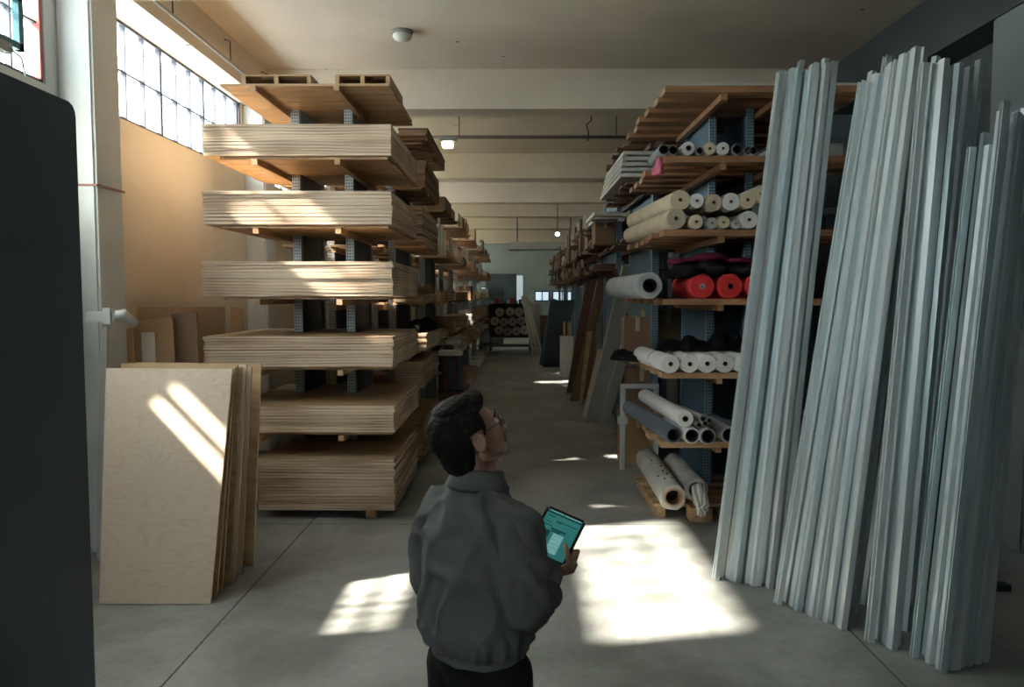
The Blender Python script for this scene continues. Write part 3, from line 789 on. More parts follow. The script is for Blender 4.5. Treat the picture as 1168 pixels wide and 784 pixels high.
# ------------- rolls
roll_cache = {}
def roll(front, back, R, m, label, core=.28, coremat='core', cat='fabric roll', grp=None, lumpy=.03, seed=0, name='fabric_roll', dish=.0):
    front, back = Vector(front), Vector(back); L_ = (back-front).length
    d = (back-front).normalized()
    key = (round(R,4), round(L_,3), m, core, coremat, seed, lumpy)
    t = empty(name, front)
    t.rotation_mode = 'QUATERNION'; t.rotation_quaternion = d.to_track_quat('Y', 'Z')
    n = 28; bm = bmesh.new(); rc = R*core
    stations = [(0, rc), (0, R*.93), (.012, R), (L_*.33, R), (L_*.66, R), (L_-.012, R), (L_, R*.93), (L_, rc)]
    rings = []
    for (y, r_) in stations:
        ring = []
        for k in range(n):
            a = 2*PI*k/n
            q = 1 if r_ == rc else 1+lumpy*noise.noise(Vector((math.cos(a)*1.6+seed*3.7, math.sin(a)*1.6, y*1.1)))*1.6
            yy = y
            if y == 0 and r_ == rc: yy = dish
            ring.append(bm.verts.new((math.cos(a)*r_*q, yy, math.sin(a)*r_*q)))
        rings.append(ring)
    rings.append(rings[0])
    for a_, b_ in zip(rings, rings[1:]):
        for k in range(n):
            fc = bm.faces.new((a_[k], a_[(k+1)%n], b_[(k+1)%n], b_[k]))
    o = obj('roll_layers', bm, M[m], t)
    for p in o.data.polygons: p.use_smooth = abs(p.normal.y) < .5
    bm = bmesh.new(); rings = []
    for (y, r_) in ((-.006, rc*.985), (-.006, rc*.80), (L_*.5, rc*.78), (L_*.5, rc*.80), (L_*.5, rc*.985)):
        rings.append([bm.verts.new((math.cos(2*PI*k/n)*r_, y, math.sin(2*PI*k/n)*r_)) for k in range(n)])
    rings.append(rings[0])
    for a_, b_ in zip(rings, rings[1:]):
        for k in range(n): bm.faces.new((a_[k], a_[(k+1)%n], b_[(k+1)%n], b_[k]))
    obj('core_tube', bm, M[coremat], t)
    bm = bmesh.new(); tube(bm, [(0, .15, 0), (0, .17, 0)], rc*.78, 16); obj('core_plug', bm, M['dark_core'], t)
    tag(t, label, cat, grp); return t
def on_shelf(px, shelf, R, Y=RF, extra=0.0):
    """front centre of a roll resting on a shelf"""
    z = rlev[shelf]+R+extra+.001; return Vector((P(px, 338, Y).x, Y, z))
def rb(front, dx, dy=.78, dz=0): return (front.x+dx, front.y+dy, front.z+dz)
# red rolls (fourth shelf)
R_ = .122
for i, (px, nm) in enumerate(((801,'leftmost'),(833,'middle'),(864,'right-hand'))):
    c = on_shelf(px, 'fourth', R_, RF-.02); roll(c, rb(c, -.02, .80), R_, 'red_cloth', '%s red fabric roll on the fourth shelf of the right rack' % nm, .22, 'white_metal' if i == 0 else 'dark_core', grp='red fabric rolls', seed=i, lumpy=.01)
c = on_shelf(786, 'fourth', .105, RF+.26); 
# grey vinyl tube
c = on_shelf(741, 'fourth', .128, RF-.05); roll(c, (c.x-.08, c.y+1.95, c.z), .128, 'grey_cloth', 'thick grey hollow roll at left end of the fourth right shelf', .55, 'dark_core', cat='roll', seed=4, lumpy=.02)
cz = rlev['fourth']+.245
def shelf_heap(name, label, pts, m, amp=.03, fr=6.0, voxel=.018, cat='cloth'):
    bm = bmesh.new()
    for c, r in pts: ell(bm, c, r, seg=16)
    lo = min(c[2] for c, r in pts)-.005
    def post(me):
        nrm_ = [v.normal.copy() for v in me.vertices]
        for v in me.vertices:
            v.co += nrm_[v.index]*(noise.noise(v.co*fr)+.5*noise.noise(v.co*fr*2.5))*amp
            if v.co.z < lo: v.co.z = lo
    o = remesh(name, bm, m, voxel, 1, post=post)
    ctr = sum((v.co for v in o.data.vertices), Vector())/len(o.data.vertices); ctr.z = lo
    o.data.transform(Matrix.Translation(-ctr)); o.location = ctr
    tag(o, label, cat); return o
shelf_heap('black_cloth', 'black cloth bundled above the red rolls on the right rack', [((1.72,7.75,cz+.03),(.16,.3,.075)),((1.95,7.8,cz+.045),(.2,.3,.09)),((2.25,7.75,cz+.03),(.22,.3,.07)),((1.62,7.9,cz-.03),(.1,.2,.05))], M['black'])
shelf_heap('maroon_cloth', 'maroon cloth folded over black cloth above the red rolls', [((1.70,7.85,cz+.135),(.17,.22,.04)),((1.95,7.85,cz+.17),(.2,.22,.045)),((2.25,7.85,cz+.135),(.2,.25,.035)),((1.62,7.8,cz+.11),(.06,.15,.05))], M['maroon'], amp=.02)
# white rolls (third shelf)
R_ = .092
for i, (px, dx, ln, nm) in enumerate(((766,-.09,1.2,'long slanting'),(788,0,.8,'second'),(808,.02,.8,'third'),(828.5,.0,.8,'fourth'),(850,0,.8,'rightmost'))):
    rr_ = R_ if i != 1 else .088
    c = on_shelf(px, 'third', rr_, RF-.06 if i != 0 else RF-.1)
    lab = 'long slanting white fabric roll with pink band at left of third right shelf' if i == 0 else '%s white fabric roll from the left on the third right shelf' % nm
    if i == 4: lab = 'rightmost white fabric roll on third right shelf beside the metal profiles'
    t = roll(c, (c.x+dx, c.y+ln, c.z), rr_, 'white_cloth', lab, .24, 'dark_core', grp='white fabric rolls', seed=i+9, lumpy=.03)
    if i == 0:
        bm = bmesh.new(); tube(bm, [(0,.52,0),(0,.55,0)], rr_*1.03, 24); obj('pink_band', bm, M['pink'], t, smooth=True)
zz = rlev['third']
shelf_heap('black_cloth', 'pile of crumpled black cloth behind the white rolls, right rack', [((1.62,8.35-.32,zz+.20),(.17,.12,.10)),((1.85,8.35-.35,zz+.21),(.2,.13,.10)),((2.15,8.0,zz+.22),(.16,.12,.15)),((2.28,8.0,zz+.25),(.12,.12,.12)),((2.5,8.0,zz+.19),(.14,.12,.08))], M['black'], amp=.045, fr=7)
shelf_heap('black_cloth', 'flat black cloth hanging out at left of the white rolls', [((1.24,8.75,zz+.04),(.17,.2,.10)),((1.40,8.55,zz+.03),(.2,.16,.09))], M['black'], amp=.03)
# second shelf: tubes
zz = rlev['second']
c = Vector((P(768,338,RF).x, RF-.1, zz+.085)); roll(c, (c.x-.16, c.y+1.9, c.z), .083, 'slate_cloth', 'slate grey hollow tube at left of the second right shelf', .8, 'dark_core', cat='tube', seed=21)
c = Vector((P(803,338,RF).x+.02, RF-.16, zz+.083)); roll(c, (c.x-.02, c.y+.9, c.z), .08, 'grey_cloth', 'short grey hollow tube in the middle of the second right shelf', .82, 'dark_core', cat='tube', seed=22)
c = Vector((P(826,338,RF).x+.05, RF-.08, zz+.083)); roll(c, (c.x-.03, c.y+.9, c.z), .08, 'grey_cloth', 'black ringed tube right of the tube bundle, second right shelf', .8, 'dark_core', cat='tube', seed=23)
c = Vector((P(786,338,RF).x+.02, RF-.12, zz+.082)); roll(c, (c.x-.03, c.y+.9, c.z), .08, 'white_cloth', 'white hollow tube under the long white roll, second right shelf', .8, 'dark_core', cat='tube', seed=25)
c = Vector((P(781,338,RF).x, RF-.1, zz+.245)); roll(c, (c.x-.08, c.y+1.9, c.z-.02), .082, 'white_cloth', 'long white roll lying over the tubes on the second right shelf', .35, 'dark_core', cat='roll', seed=24)
for q, (dx, dz) in enumerate(((.13,.19),(.19,.205),(.165,.25),(.23,.235))):
    c = Vector((P(781,338,RF).x+dx, RF-.12, zz+dz)); roll(c, (c.x-.1, c.y+.9, c.z), .027, 'grey_cloth', 'thin dark tube, %s in the small bundle on second right shelf' % ('lower left','lower right','upper left','upper right')[q], .8, 'dark_core', cat='tube', grp='thin tubes in the bundle', seed=30+q, name='thin_tube')
c = Vector((2.30, RF-.08, zz+.10)); roll(c, (c.x-.22, c.y+.75, c.z+.02), .06, 'slate_cloth', 'dark blue roll slanting behind the metal profiles, second right shelf', .7, 'dark_core', cat='roll', seed=28, name='fabric_roll')
# fifth shelf: two rows of paper rolls
R_ = .088
row1 = [(770,.10,'cream_cloth','large cream paper roll, leftmost of the lower row'),(793,.068,'cream_cloth','small cream roll in lower row beside the large one'),(811,.055,'grey_cloth','small grey roll in the middle of the lower row'),(824,.062,'cream_cloth','small tan roll in the lower row'),(838,.045,'wrap','thin ragged roll in the lower row'),(853,.086,'white_cloth','white paper roll at right of the lower row'),(876,.085,'cream_cloth','tan roll hidden by metal profiles in lower row')]
for i, (px, r_, m, lab) in enumerate(row1):
    c = on_shelf(px, 'fifth', r_, RF-.07)
    ln = 2.1 if i == 0 else .8; dx = -.12 if i == 0 else 0
    roll(c, (c.x+dx, c.y+ln, c.z), r_, m, lab+', fifth right shelf', .2, 'core', cat='roll', grp='paper rolls on the fifth shelf', seed=40+i, lumpy=.03, name='paper_roll')
row2 = [(776,228,.100,'cream_cloth','large cream paper roll, leftmost of the upper row'),(795,229,.07,'white_cloth','white creased roll second in the upper row'),(814,231,.082,'cream_cloth','cream roll third in upper row'),(834,230,.085,'white_cloth','white roll in the upper row'),(853,228,.080,'cream_cloth','tan roll with dark core in the upper row'),(868,221,.084,'cream_cloth','highest tan roll at right of the upper row')]
for i, (px, py, r_, m, lab) in enumerate(row2):
    c = P(px, py, RF-.07)
    if i == 2: c.z += .0
    ln = 2.1 if i == 0 else .8; dx = -.12 if i == 0 else 0
    roll(c, (c.x+dx, c.y+ln, c.z), r_, m, lab+', fifth right shelf', .2, 'core', cat='roll', grp='paper rolls on the fifth shelf', seed=60+i, lumpy=.03, name='paper_roll')
# sixth shelf: small rings and rolls
six = [(755,172,.052,'grey_cloth','dark',.86),(766,171,.048,'grey_cloth','dark',.86),(783,168,.065,'white_cloth','w',.4),(795.5,172,.04,'grey_cloth','dark',.8),(807,170,.06,'cream_cloth','w',.25),(822,170,.062,'white_cloth','w',.22),(838,167,.055,'grey_cloth','dark',.88),(850,171,.04,'grey_cloth','dark',.85),(856,167,.04,'grey_cloth','dark',.85)]
nmz = ['leftmost black ringed tube above the pink film','second black ringed tube','white roll with black core','thin black ringed tube between the white rolls','cream roll with small core','white roll right of the cream roll','larger black ringed tube at right','thin dark tube at far right','thin dark tube beside the post']
for i, (px, py, r_, m, k, core) in enumerate(six):
    c = on_shelf(px, 'sixth', r_, RF-.04)
    roll(c, rb(c, 0, .6), r_, m, nmz[i]+', sixth right shelf', core, 'dark_core', cat='roll', grp='small rolls on the sixth shelf', seed=80+i, name='small_roll')
shelf_heap('pink_film', 'crumpled pink film hanging off left end of the sixth right shelf', [((1.40,7.62,rlev['sixth']-.10),(.04,.06,.12)),((1.37,7.7,rlev['sixth']-.16),(.035,.08,.10))], M['pink'], amp=.02, fr=12, voxel=.01, cat='film')
# behind: grey-white sheets on sixth
o = box('white_sheet', 2.56, 3.2, 7.62, 8.9, rlev['sixth']+.002, rlev['sixth']+.14, M['grey_board']); o.rotation_euler.y = 0
tag(o, 'grey board pile at right end of the sixth right shelf', 'sheet')
# bottom pallet with wrapped rolls
t = empty('pallet', (1.98, 8.1, 0))
for k in range(5): box('deck_slat', -.62, .85, -.62+k*.28, -.62+k*.28+.11, .11, .14, M['timberx'], t)
for x in (-.55, .1, .75): box('runner', x-.045, x+.045, -.62, .62, 0, .11, M['timber'], t)
tag(t, 'wooden pallet on the floor under the nearest right rack', 'pallet')
a = P(768,571,RF-.3); a.z = .142+.135; b_ = (a.x+.02, a.y+1.6, a.z+.03)
def wrapped(a, b_, R, label, seed, core, cm):
    t = roll(a, b_, R, 'wrap', label, core, cm, cat='roll', seed=seed, lumpy=.09, name='wrapped_roll'); return t
tw = wrapped(a, b_, .125, 'big rough canvas-wrapped roll with tan hollow end on the pallet', 101, .72, 'core')
for q in range(9):
    ang = random.uniform(.3, 2.2); yy = random.uniform(.15, 1.1)
    bm = bmesh.new(); ell(bm, (math.cos(ang)*.126, yy, math.sin(ang)*.126), (.012,.02,.008), seg=8); obj('tear_mark', bm, M['dark_core'], tw)
a = Vector((P(790,338,RF).x+.07, RF+.02, .142+.13)); wrapped(a, (a.x-.0, a.y+1.15, a.z), .125, 'second canvas-wrapped roll with dark striped end on the pallet', 102, .6, 'dark_core')
# twisted bundle
t = empty('twisted_bundle', (1.78, 7.32, .0))
for q in range(14):
    r0 = random.Random(q); ph = q*2*PI/14
    p0 = Vector((math.cos(ph)*.06, 0, .23+math.sin(ph)*.06)); p1 = Vector((math.cos(ph+1)*.05, -.02-.08*r0.random(), .12+math.sin(ph+1)*.05)); 
    bm = bmesh.new(); tube(bm, [p0+Vector((.05,.28,.05)), p0, (p0+p1)/2+Vector((.02,-.02,-.02)), p1], [.02,.018,.014,.008], 7); obj('strip', bm, M['wrap'] if q % 2 else M['white_cloth'], t)
bm = bmesh.new(); bx(bm, -.09,.12,.0,.2,0,.14); obj('prop_block', bm, M['timber'], t)
tag(t, 'frayed bundle of twisted pale strips in front of the pallet', 'bundle')
# white frame / trestle at the left end of the rack
t = empty('trestle', (0,0,0)); Yf = 9.55
pa, pb = P(708,441,Yf), P(752,441,Yf); 
box('top_rail', pa.x, pb.x, Yf, Yf+.06, pa.z-.03, pa.z+.03, M['white_metal'], t, .006)
box('leg', pa.x, pa.x+.06, Yf, Yf+.06, 0, pa.z-.03, M['white_metal'], t, .006)
box('leg', pb.x-.06, pb.x, Yf, Yf+.06, 0, pa.z-.03, M['white_metal'], t, .006)
zc2 = P(711,480,Yf).z; box('bracket', pa.x-.03, pa.x+.09, Yf-.02, Yf+.08, zc2-.05, zc2+.05, M['white_metal'], t, .01)
tag(t, 'white metal frame standing at the left end of the right rack', 'frame')
# cardboard boxes behind the frame
for (x0p, x1p, ytp, ybp, Y, m, lab) in ((712,742,362,415,10.3,'cardboard_dk','tall brown cardboard carton leaning behind the black cloth, right side'),(735,790,354,404,10.9,'cardboard','wide tan cardboard carton standing behind the black cloth heap'),(716,748,420,470,10.2,'cardboard_dk','brown cardboard carton behind the white frame, middle height'),(708,750,470,521,9.9,'cardboard','brown cardboard carton standing low behind the white frame')):
    p0, p1 = P(x0p, ytp, Y), P(x1p, ybp, Y)
    t = empty('carton', ((p0.x+p1.x)/2, Y+.15, 0)); w_ = p1.x-p0.x
    hgt = p0.z
    if lab.startswith('brown cardboard carton behind'): 
        zb_ = P(729, 470, Y).z
    else: zb_ = 0 if ybp > 500 else p1.z
    t.location.z = zb_; box('carton_body', -w_/2, w_/2, -.15, .15, 0, hgt-zb_, M[m], t, .006); box('tape', -.03, .03, -.152, .152, (hgt-zb_)*.7, hgt-zb_+.002, M['cream_cloth'], t)
    tag(t, lab, 'box')

# ------------- further right racks
far_rack(1, 1, 9.85, 12.6, 1.38, 3.3, [2.95, 3.66, 4.2], 4.15, [M['timber_dark'], M['timber_orange']])
zs = 3.70
for k in range(5):
    me_w = 2.0
    o = box('white_board', 1.30+.015*k, 1.76, 9.72+.05*k, 12.1-.06*k, 3.70+k*.078, 3.70+k*.078+.045, M['white_sheet'])
    tag(o, 'long white panel, %s of five stacked high at the aisle edge on right' % ('lowest','second lowest','middle','second highest','highest')[k], 'panel', 'white panels on the high right shelf')
    if k < 4:
        for yy in (9.9, 11.8): tag(box('spacer_block', 1.40, 1.47, yy, yy+.07, 3.70+k*.078+.0455, 3.70+(k+1)*.078-.0005, M['timber_dark']), 'small dark block, %s end, under the %s white panel of the high stack' % ('near' if yy < 11 else 'far', ('second lowest','middle','second highest','highest')[k]), 'block', 'spacer blocks')
for k in range(2):
    o = box('white_board', 1.30, 1.8, 12.95+.1*k, 14.6, 3.46+k*.11, 3.46+k*.11+.06, M['white_sheet'])
    tag(o, ('lower' if k == 0 else 'upper')+' white panel behind the five stacked white panels, right side', 'panel', 'white panels further back')
RZ = [2.66, 3.08, 3.5]
XE2 = 1.30
yr = [(12.9,15.4),(16.0,19.0),(19.6,23.0),(23.6,27.4),(28.0,32.0)]
for i, (a, b) in enumerate(yr):
    idx = i+2
    far_rack(1, idx, a, b, XE2, 3.0, RZ, 3.5 if i else 4.0, [M['timber_dark'], M['timber_dark'], M['timber_orange']])
    for l, z in enumerate(RZ):
        if i == 0 and l == 2: continue
        y = a+.15; k = 0
        while y < b-.6:
            c = random.choice(['upr','dark','ply','ply','roll'])
            L_ = min(random.uniform(.5,1.1), b-.1-y); xs = XE2+.2
            wh = 'on the %s shelf, %s right rack' % (['lowest','middle','top'][l], RN[idx]); pos = (ORD[k]+' ' if k else 'first ')
            if c == 'upr':
                nb = 4
                for q in range(nb):
                    hh = random.uniform(.25,.45)
                    tag(box('upright_board', xs-.18+q*.085, xs-.18+q*.085+.05, y+.03*q, y+L_*.35, z+.001, z+hh, M['white_sheet'] if q % 3 else M['timber_dark']), 'short upright board %s in %sgroup %s' % (('one','two','three','four')[q], pos, wh), 'board', 'short upright boards on the right')
            elif c == 'dark': cbox('carton', 'dark carton, %sitem' % pos, wh, xs, y+L_/2, z+.001, .34, L_-.1, random.uniform(.15,.4), M['cardboard_dk'])
            elif c == 'ply':
                stack('plywood_sheet', 'wood sheet', '%sgroup %s' % (pos, wh), 'sheet', 'sheets on right rack %s' % RN[idx], xs, y, .36, L_-.1, z+.001, z+random.uniform(.08,.18), .045, [M['timber_dark'], M['timber_dark']], .02)
            else:
                roll((xs, y, z+.075), (xs, y+L_-.1, z+.075), .073, random.choice(['white_cloth','cream_cloth','grey_cloth']), 'single roll, %sitem %s' % (pos, wh), .3, 'dark_core', cat='roll', seed=random.random()*50)
            y += L_+.06; k += 1

for q, (yy, hh, xx) in enumerate(((13.0,1.1,2.1),(14.6,1.9,2.3),(16.4,1.3,2.2),(18.2,1.8,2.3),(20.5,1.4,2.3),(23.0,1.7,2.3))):
    cbox('tall_carton', 'big brown carton, %s from the camera, on the floor behind the leaning boards' % ('nearest' if q == 0 else ORD[q+1]), 'at right', 2.15, yy, 0, .40, .6, hh, M['cardboard_dk'] if q % 2 else M['brown_box'], grp='big cartons on the floor at right')
# ------------- boards leaning against the right racks
def plank_lean(name, bl, br, tr_, tl_, Yb, Yt, th, m, label, grp='boards leaning along the right racks', cat='board'):
    b0, b1 = FL(*bl), FL(*br)
    Yb = b0.y
    t1, t0 = P(*tr_, Yb+Yt), P(*tl_, Yb+Yt)
    o = quad_board(name, [b0+Vector((0,0,.005)), Vector((b1.x, b0.y, .005)), t1, t0], th, [m, m], (0,1,0)); tag(o, label, cat, grp); return o
# the boards lean to the right, resting on the shelf edges
plank_lean('leaning_beam', (669,482),(684,482),(727,305),(711,303), 0, -.7, .14, M['grey_board'], 'left of two long grey beams leaning on the right racks')
plank_lean('leaning_beam', (683,484),(694,484),(741,330),(728,330), 0, -.6, .12, M['grey_board'], 'right of two long grey beams leaning on the right racks')
plank_lean('leaning_board', (664,476),(672,476),(694,400),(682,398), 0, .3, .03, M['birch'], 'short pale board catching sunlight beside the grey beams')
plank_lean('leaning_board', (646,449),(654,449),(680,322),(669,320), 0, .2, .05, M['timber_dark'], 'tall dark brown board with pale edge leaning left of the others')
plank_lean('leaning_board', (650,458),(660,458),(692,322),(682,322), 0, .2, .04, M['cardboard_dk'], 'brown board leaning just right of the tallest dark one')
plank_lean('leaning_board', (660,462),(664,462),(676,378),(670,378), 0, .2, .03, M['ply_face'], 'narrow light brown lath leaning among the dark boards')
plank_lean('leaning_board', (655,455),(668,455),(706,352),(692,350), 0, .9, .03, M['cardboard_dk'], 'wide dull brown sheet leaning behind the narrow boards')
plank_lean('dark_slab', (615,417),(622,417),(636,342),(628,340), 0, .3, .05, M['panel_blue'], 'narrow blue grey panel leaning at the dark slabs, right side')
plank_lean('dark_slab', (619,419),(638,419),(657,342),(628,343), 0, .3, .05, M['dark_panel'], 'wide black slab leaning far down the right side')
t = empty('pale_box', FL(646,430)); box('box_body', -.17,.17,-.2,.2,0,1.12,M['white_pack'],t,.01)
for xx in (-.06,.06): box('batten', xx-.03,xx+.03,.0,.05,1.12,1.5,M['ply_face'],t)
tag(t, 'tall pale pinkish box with battens sticking out, right side', 'box')

# ---------------------------------------------------------------- metal profiles
def c_profile(w=.075, d=.04, lip=.012, t=.0035, L_=1.0, ribs=False):
    pts = [(-w/2+lip, -d), (-w/2, -d), (-w/2, 0), (-w*.18, 0), (-w*.12, -.006), (w*.12, -.006), (w*.18, 0), (w/2, 0), (w/2, -d), (w/2-lip, -d)]
    if not ribs: pts = [(-w/2+lip, -d), (-w/2, -d), (-w/2, 0), (w/2, 0), (w/2, -d), (w/2-lip, -d)]
    P2 = [Vector((x, y)) for x, y in pts]; inn = []
    for i, p in enumerate(P2):
        a = (P2[i]-P2[i-1]).normalized() if i else (P2[1]-P2[0]).normalized()
        b = (P2[i+1]-P2[i]).normalized() if i < len(P2)-1 else a
        na = Vector((a.y, -a.x)); nb = Vector((b.y, -b.x)); n_ = (na+nb); n_ = n_/max(n_.length_squared, .1)*2
        inn.append(p+n_*t)
    loop = P2+inn[::-1]
    bm = bmesh.new()
    lo = [bm.verts.new((p.x, p.y, 0)) for p in loop]; hi = [bm.verts.new((p.x, p.y, L_)) for p in loop]
    n = len(loop)
    for i in range(n): bm.faces.new((lo[i], lo[(i+1)%n], hi[(i+1)%n], hi[i]))
    for i in range(len(P2)-1):
        k = n-1-i
        bm.faces.new((lo[i], lo[i+1], lo[k-1], lo[k])); bm.faces.new((hi[i], hi[k], hi[k-1], hi[i+1]))
    bmesh.ops.recalc_face_normals(bm, faces=bm.faces)
    me = bpy.data.meshes.new('steel_profile'); bm.to_mesh(me); bm.free(); me.materials.append(M['galv'])
    return me
prof_me = {}
def profile(b, t_, face, kind, label, grp, w=.075):
    b, t_ = Vector(b), Vector(t_); L_ = (t_-b).length
    key = (kind, round(w,3))
    if key not in prof_me: prof_me[key] = c_profile(w, ribs=kind)
    o = bpy.data.objects.new('steel_profile', prof_me[key]); COL.objects.link(o)
    ez = (t_-b).normalized(); fy = Vector(face); ey = (fy-ez*fy.dot(ez)).normalized(); ex = ey.cross(ez)
    R = Matrix((ex, ey, ez)).transposed()
    o.matrix_world = Matrix.Translation(b) @ R.to_4x4() @ Matrix.Diagonal((1,1,L_,1))
    tag(o, label, 'metal profile', grp)
    return o
bunches = [ # name, n, first bottom px, last bottom px, first top px, last top px, rows, topjit
    ('first bunch from the left', 8, (819,662), (884,673), (893,84), (948,76), 2, 7),
    ('second bunch', 9, (890,690), (957,718), (987,96), (1042,58), 2, 10),
    ('third bunch', 3, (995,733), (1014,741), (1058,76), (1074,70), 2, 5),
    ('fourth bunch at the right edge', 6, (1046,751), (1074,768), (1112,178), (1146,162), 2, 12)]
allp = []
for gi, (gn, n, b0, b1, t0, t1, rows, tj) in enumerate(bunches):
    rnd = random.Random(gi+3)
    for i in range(n):
        f_ = i/(n-1)
        bp = FL(b0[0]+(b1[0]-b0[0])*f_, b0[1]+(b1[1]-b0[1])*f_)
        tpx = t0[0]+(t1[0]-t0[0])*f_; tpy = t0[1]+(t1[1]-t0[1])*f_-rnd.uniform(0, tj)
        if gi == 3 and i > 3: tpy -= 38
        tp = P(tpx, tpy, bp.y+.22)
        dirv = (FL(*b1)-FL(*b0)).normalized(); gap = (FL(*b1)-FL(*b0)).length/(n-1)
        off = Vector((dirv.y, -dirv.x, 0));  off = off if off.x > 0 else -off
        for r_ in range(rows):
            d_ = off*(.062*r_)-dirv*(.02*r_)
            zj = -rnd.uniform(0, .12)*(r_ > 0)+ (.10 if r_ and i % 3 == 0 else 0)
            u = (tp-bp).normalized()
            bb = bp+d_+Vector((0,0,.004)); tt = tp+d_*1.0+u*zj
            face = Vector((-1, -.10+rnd.uniform(-.12,.12), 0))
            w_ = min(gap*.98, .095)*rnd.uniform(.93,1.0)
            w_ = round(w_/.004)*.004
            bb = bb+off*(.030*(i % 2)); tt = tt+off*(.030*(i % 2))
            profile(bb, tt, face if (i+2*r_) % 5 else -face, False, 'galvanised steel profile, %s of %s, %s row' % ('leftmost' if i == 0 else ORD[i]+' from left', gn, ('front','middle','back')[r_] if rows == 3 else ('front','back')[r_]), 'steel profiles leaning in the %s' % gn, w_)
# deep shaded bunches turned edge-on to the camera at the right end of each bunch
dk = [((1082,766),(1120,757),(1158,128),(1180,118),5,'edge-on bunch at far right'), ((972,700),(984,692),(1052,54),(1066,58),2,'edge-on bunch at right of the second bunch'), ((1032,722),(1044,714),(1092,72),(1116,68),3,'edge-on bunch at right of the third bunch')]
for (b0,b1,t0,t1,n,gn) in dk:
    for i in range(n):
        f_ = i/(n-1); bp = FL(b0[0]+(b1[0]-b0[0])*f_, b0[1]+(b1[1]-b0[1])*f_); tp = P(t0[0]+(t1[0]-t0[0])*f_, t0[1]+(t1[1]-t0[1])*f_+6*(i%2), bp.y+.22)
        profile(bp+Vector((.03,.0,.004)), tp+Vector((.03,.0,0)), (.45,-1,0), False, 'galvanised steel profile, %s of the %s' % ('leftmost' if i == 0 else ORD[i]+' from left', gn), 'steel profiles in the '+gn, .044)
# the steel stand they lean on
st = empty('profile_stand', (3.2, 5.2, 0))
tag(st, 'dark steel stand behind the leaning metal profiles at right', 'stand')
def stp(o): o.parent = st; o.matrix_parent_inverse = Matrix.Translation(-st.location)
A_, B_ = Vector((2.16, 6.45, 0)), Vector((2.8, 5.5, 0))
for p in (A_, (A_+B_)/2, B_):
    bm = bmesh.new(); bx(bm, -.04,.04,-.04,.04,0,3.0); stp(obj('stand_post', bm, M['steel_dk'], None, p+Vector((.32,.12,0))))
    bm = bmesh.new(); bx(bm, -.3,.3,-.04,.04,0,.05); stp(obj('stand_foot', bm, M['steel_dk'], None, p+Vector((.58,.12,0))))
for z in (1.2, 2.9):
    bm = bmesh.new(); q0, q1 = A_+Vector((.27,.09,z)), B_+Vector((.27,.09,z)); tube(bm, [q0, q1], .025, 8); stp(obj('stand_rail', bm, M['steel_dk']))

# ================================================================ FAR END
t = empty('roll_cage', (0.0, 31.0, 0)); t.location.x = P(582, 360, 31).x
for sx in (-.8,.8):
    for sy in (-.5,.5): box('cage_post', sx-.03, sx+.03, sy-.03, sy+.03, 0, 1.9, M['steel_dk'], t)
box('cage_deck', -.8,.8,-.5,.5,.55,.6,M['steel_dk'],t); box('cage_shelf', -.8,.8,-.5,.5,1.86,1.9,M['steel_dk'],t)
box('back_sheet', -.8,.8,.46,.5,.6,1.86,M['dark_panel'],t)
tag(t, 'dark open cage holding white rolls at the far end of the aisle', 'cage')
cx = t.location.x
for i, (dx, dz) in enumerate(((-.45,.25),(-.1,.2),(.25,.22),(.58,.25),(-.62,.62),(-.25,.58),(.1,.6),(.45,.62),(-.42,.98),(0,1.0),(.35,.99))):
    roll((cx+dx, 30.45, .6+dz-.02), (cx+dx, 31.4, .6+dz-.02), .175, 'white_cloth', 'white roll %s in the cage at the far end of the aisle' % (['lower left','lower second','lower third','lower right','middle left','middle second','middle third','middle right','upper left','upper middle','upper right'][i]), .2, 'dark_core', cat='roll', grp='white rolls in the far cage', seed=200+i)
for i in range(10):
    cbox('small_carton', 'small %s box %s' % (('white','red','blue','dark')[i%4], ('at far left','second','third','fourth','fifth','sixth','seventh','eighth','ninth','at far right')[i]), 'on top of the far cage row', cx-2.1+i*.42 if False else cx-.72+i*.16, 31+.2*(i%2), 1.901, .13, .2, .12+.05*(i%3), (M['white_pack'], M['red_cloth'], M['slate_cloth'], M['dark_panel'])[i%4])
for i, (x0p, x1p, yt, yb, m, lab) in enumerate(((548,574,338,388,'slate_cloth','blue grey cabinet'),(556,574,330,341,'dark_panel','black machine'),(606,616,345,388,'grey_board','grey cabinet'),(617,640,360,388,'timber_dark','brown cabinet'))):
    Y = 33.5
    p0, p1 = P(x0p, yt, Y), P(x1p, yb, Y)
    t = empty('storage_cabinet', ((p0.x+p1.x)/2, Y, 0)); w_ = p1.x-p0.x; z0 = 0 if i != 1 else P(560,338,Y).z
    t.location.z = z0
    box('cabinet_body', -w_/2, w_/2, 0, .6, 0, p0.z-z0, M[m], t, .01); box('door', -w_/2+.03, -.01, -.02, 0, .05, p0.z-z0-.04, M[m], t); box('door', .01, w_/2-.03, -.02, 0, .05, p0.z-z0-.04, M[m], t)
    tag(t, lab+' standing at the far end of the aisle', 'cabinet')
t = empty('low_platform', (cx, 29.0, 0)); box('platform_top', -1.2,1.3,-.4,.4,.3,.36,M['panel_grey'],t)
for sx in (-1.1,1.2): box('leg', sx-.05,sx+.05,-.3,.3,0,.3,M['steel_dk'],t)
tag(t, 'low grey platform trolley in front of the far cage', 'trolley')
for i, (px, lean) in enumerate(((607,.5),(612,.6),(617,.7))):
    b0 = Vector((P(px, 370, 27.6).x, 27.6, .005)); 
    o = quad_board('white_strip', [b0, b0+Vector((.10,0,0)), b0+Vector((.10-lean*.8,.2,2.2)), b0+Vector((-lean*.8,.2,2.2))], .05, [M['white_sheet']]*2, (0,1,0))
    tag(o, 'thin white strip, %s of three, leaning at the far right of the aisle' % ('left','middle','right')[i], 'board', 'white strips at the far end')
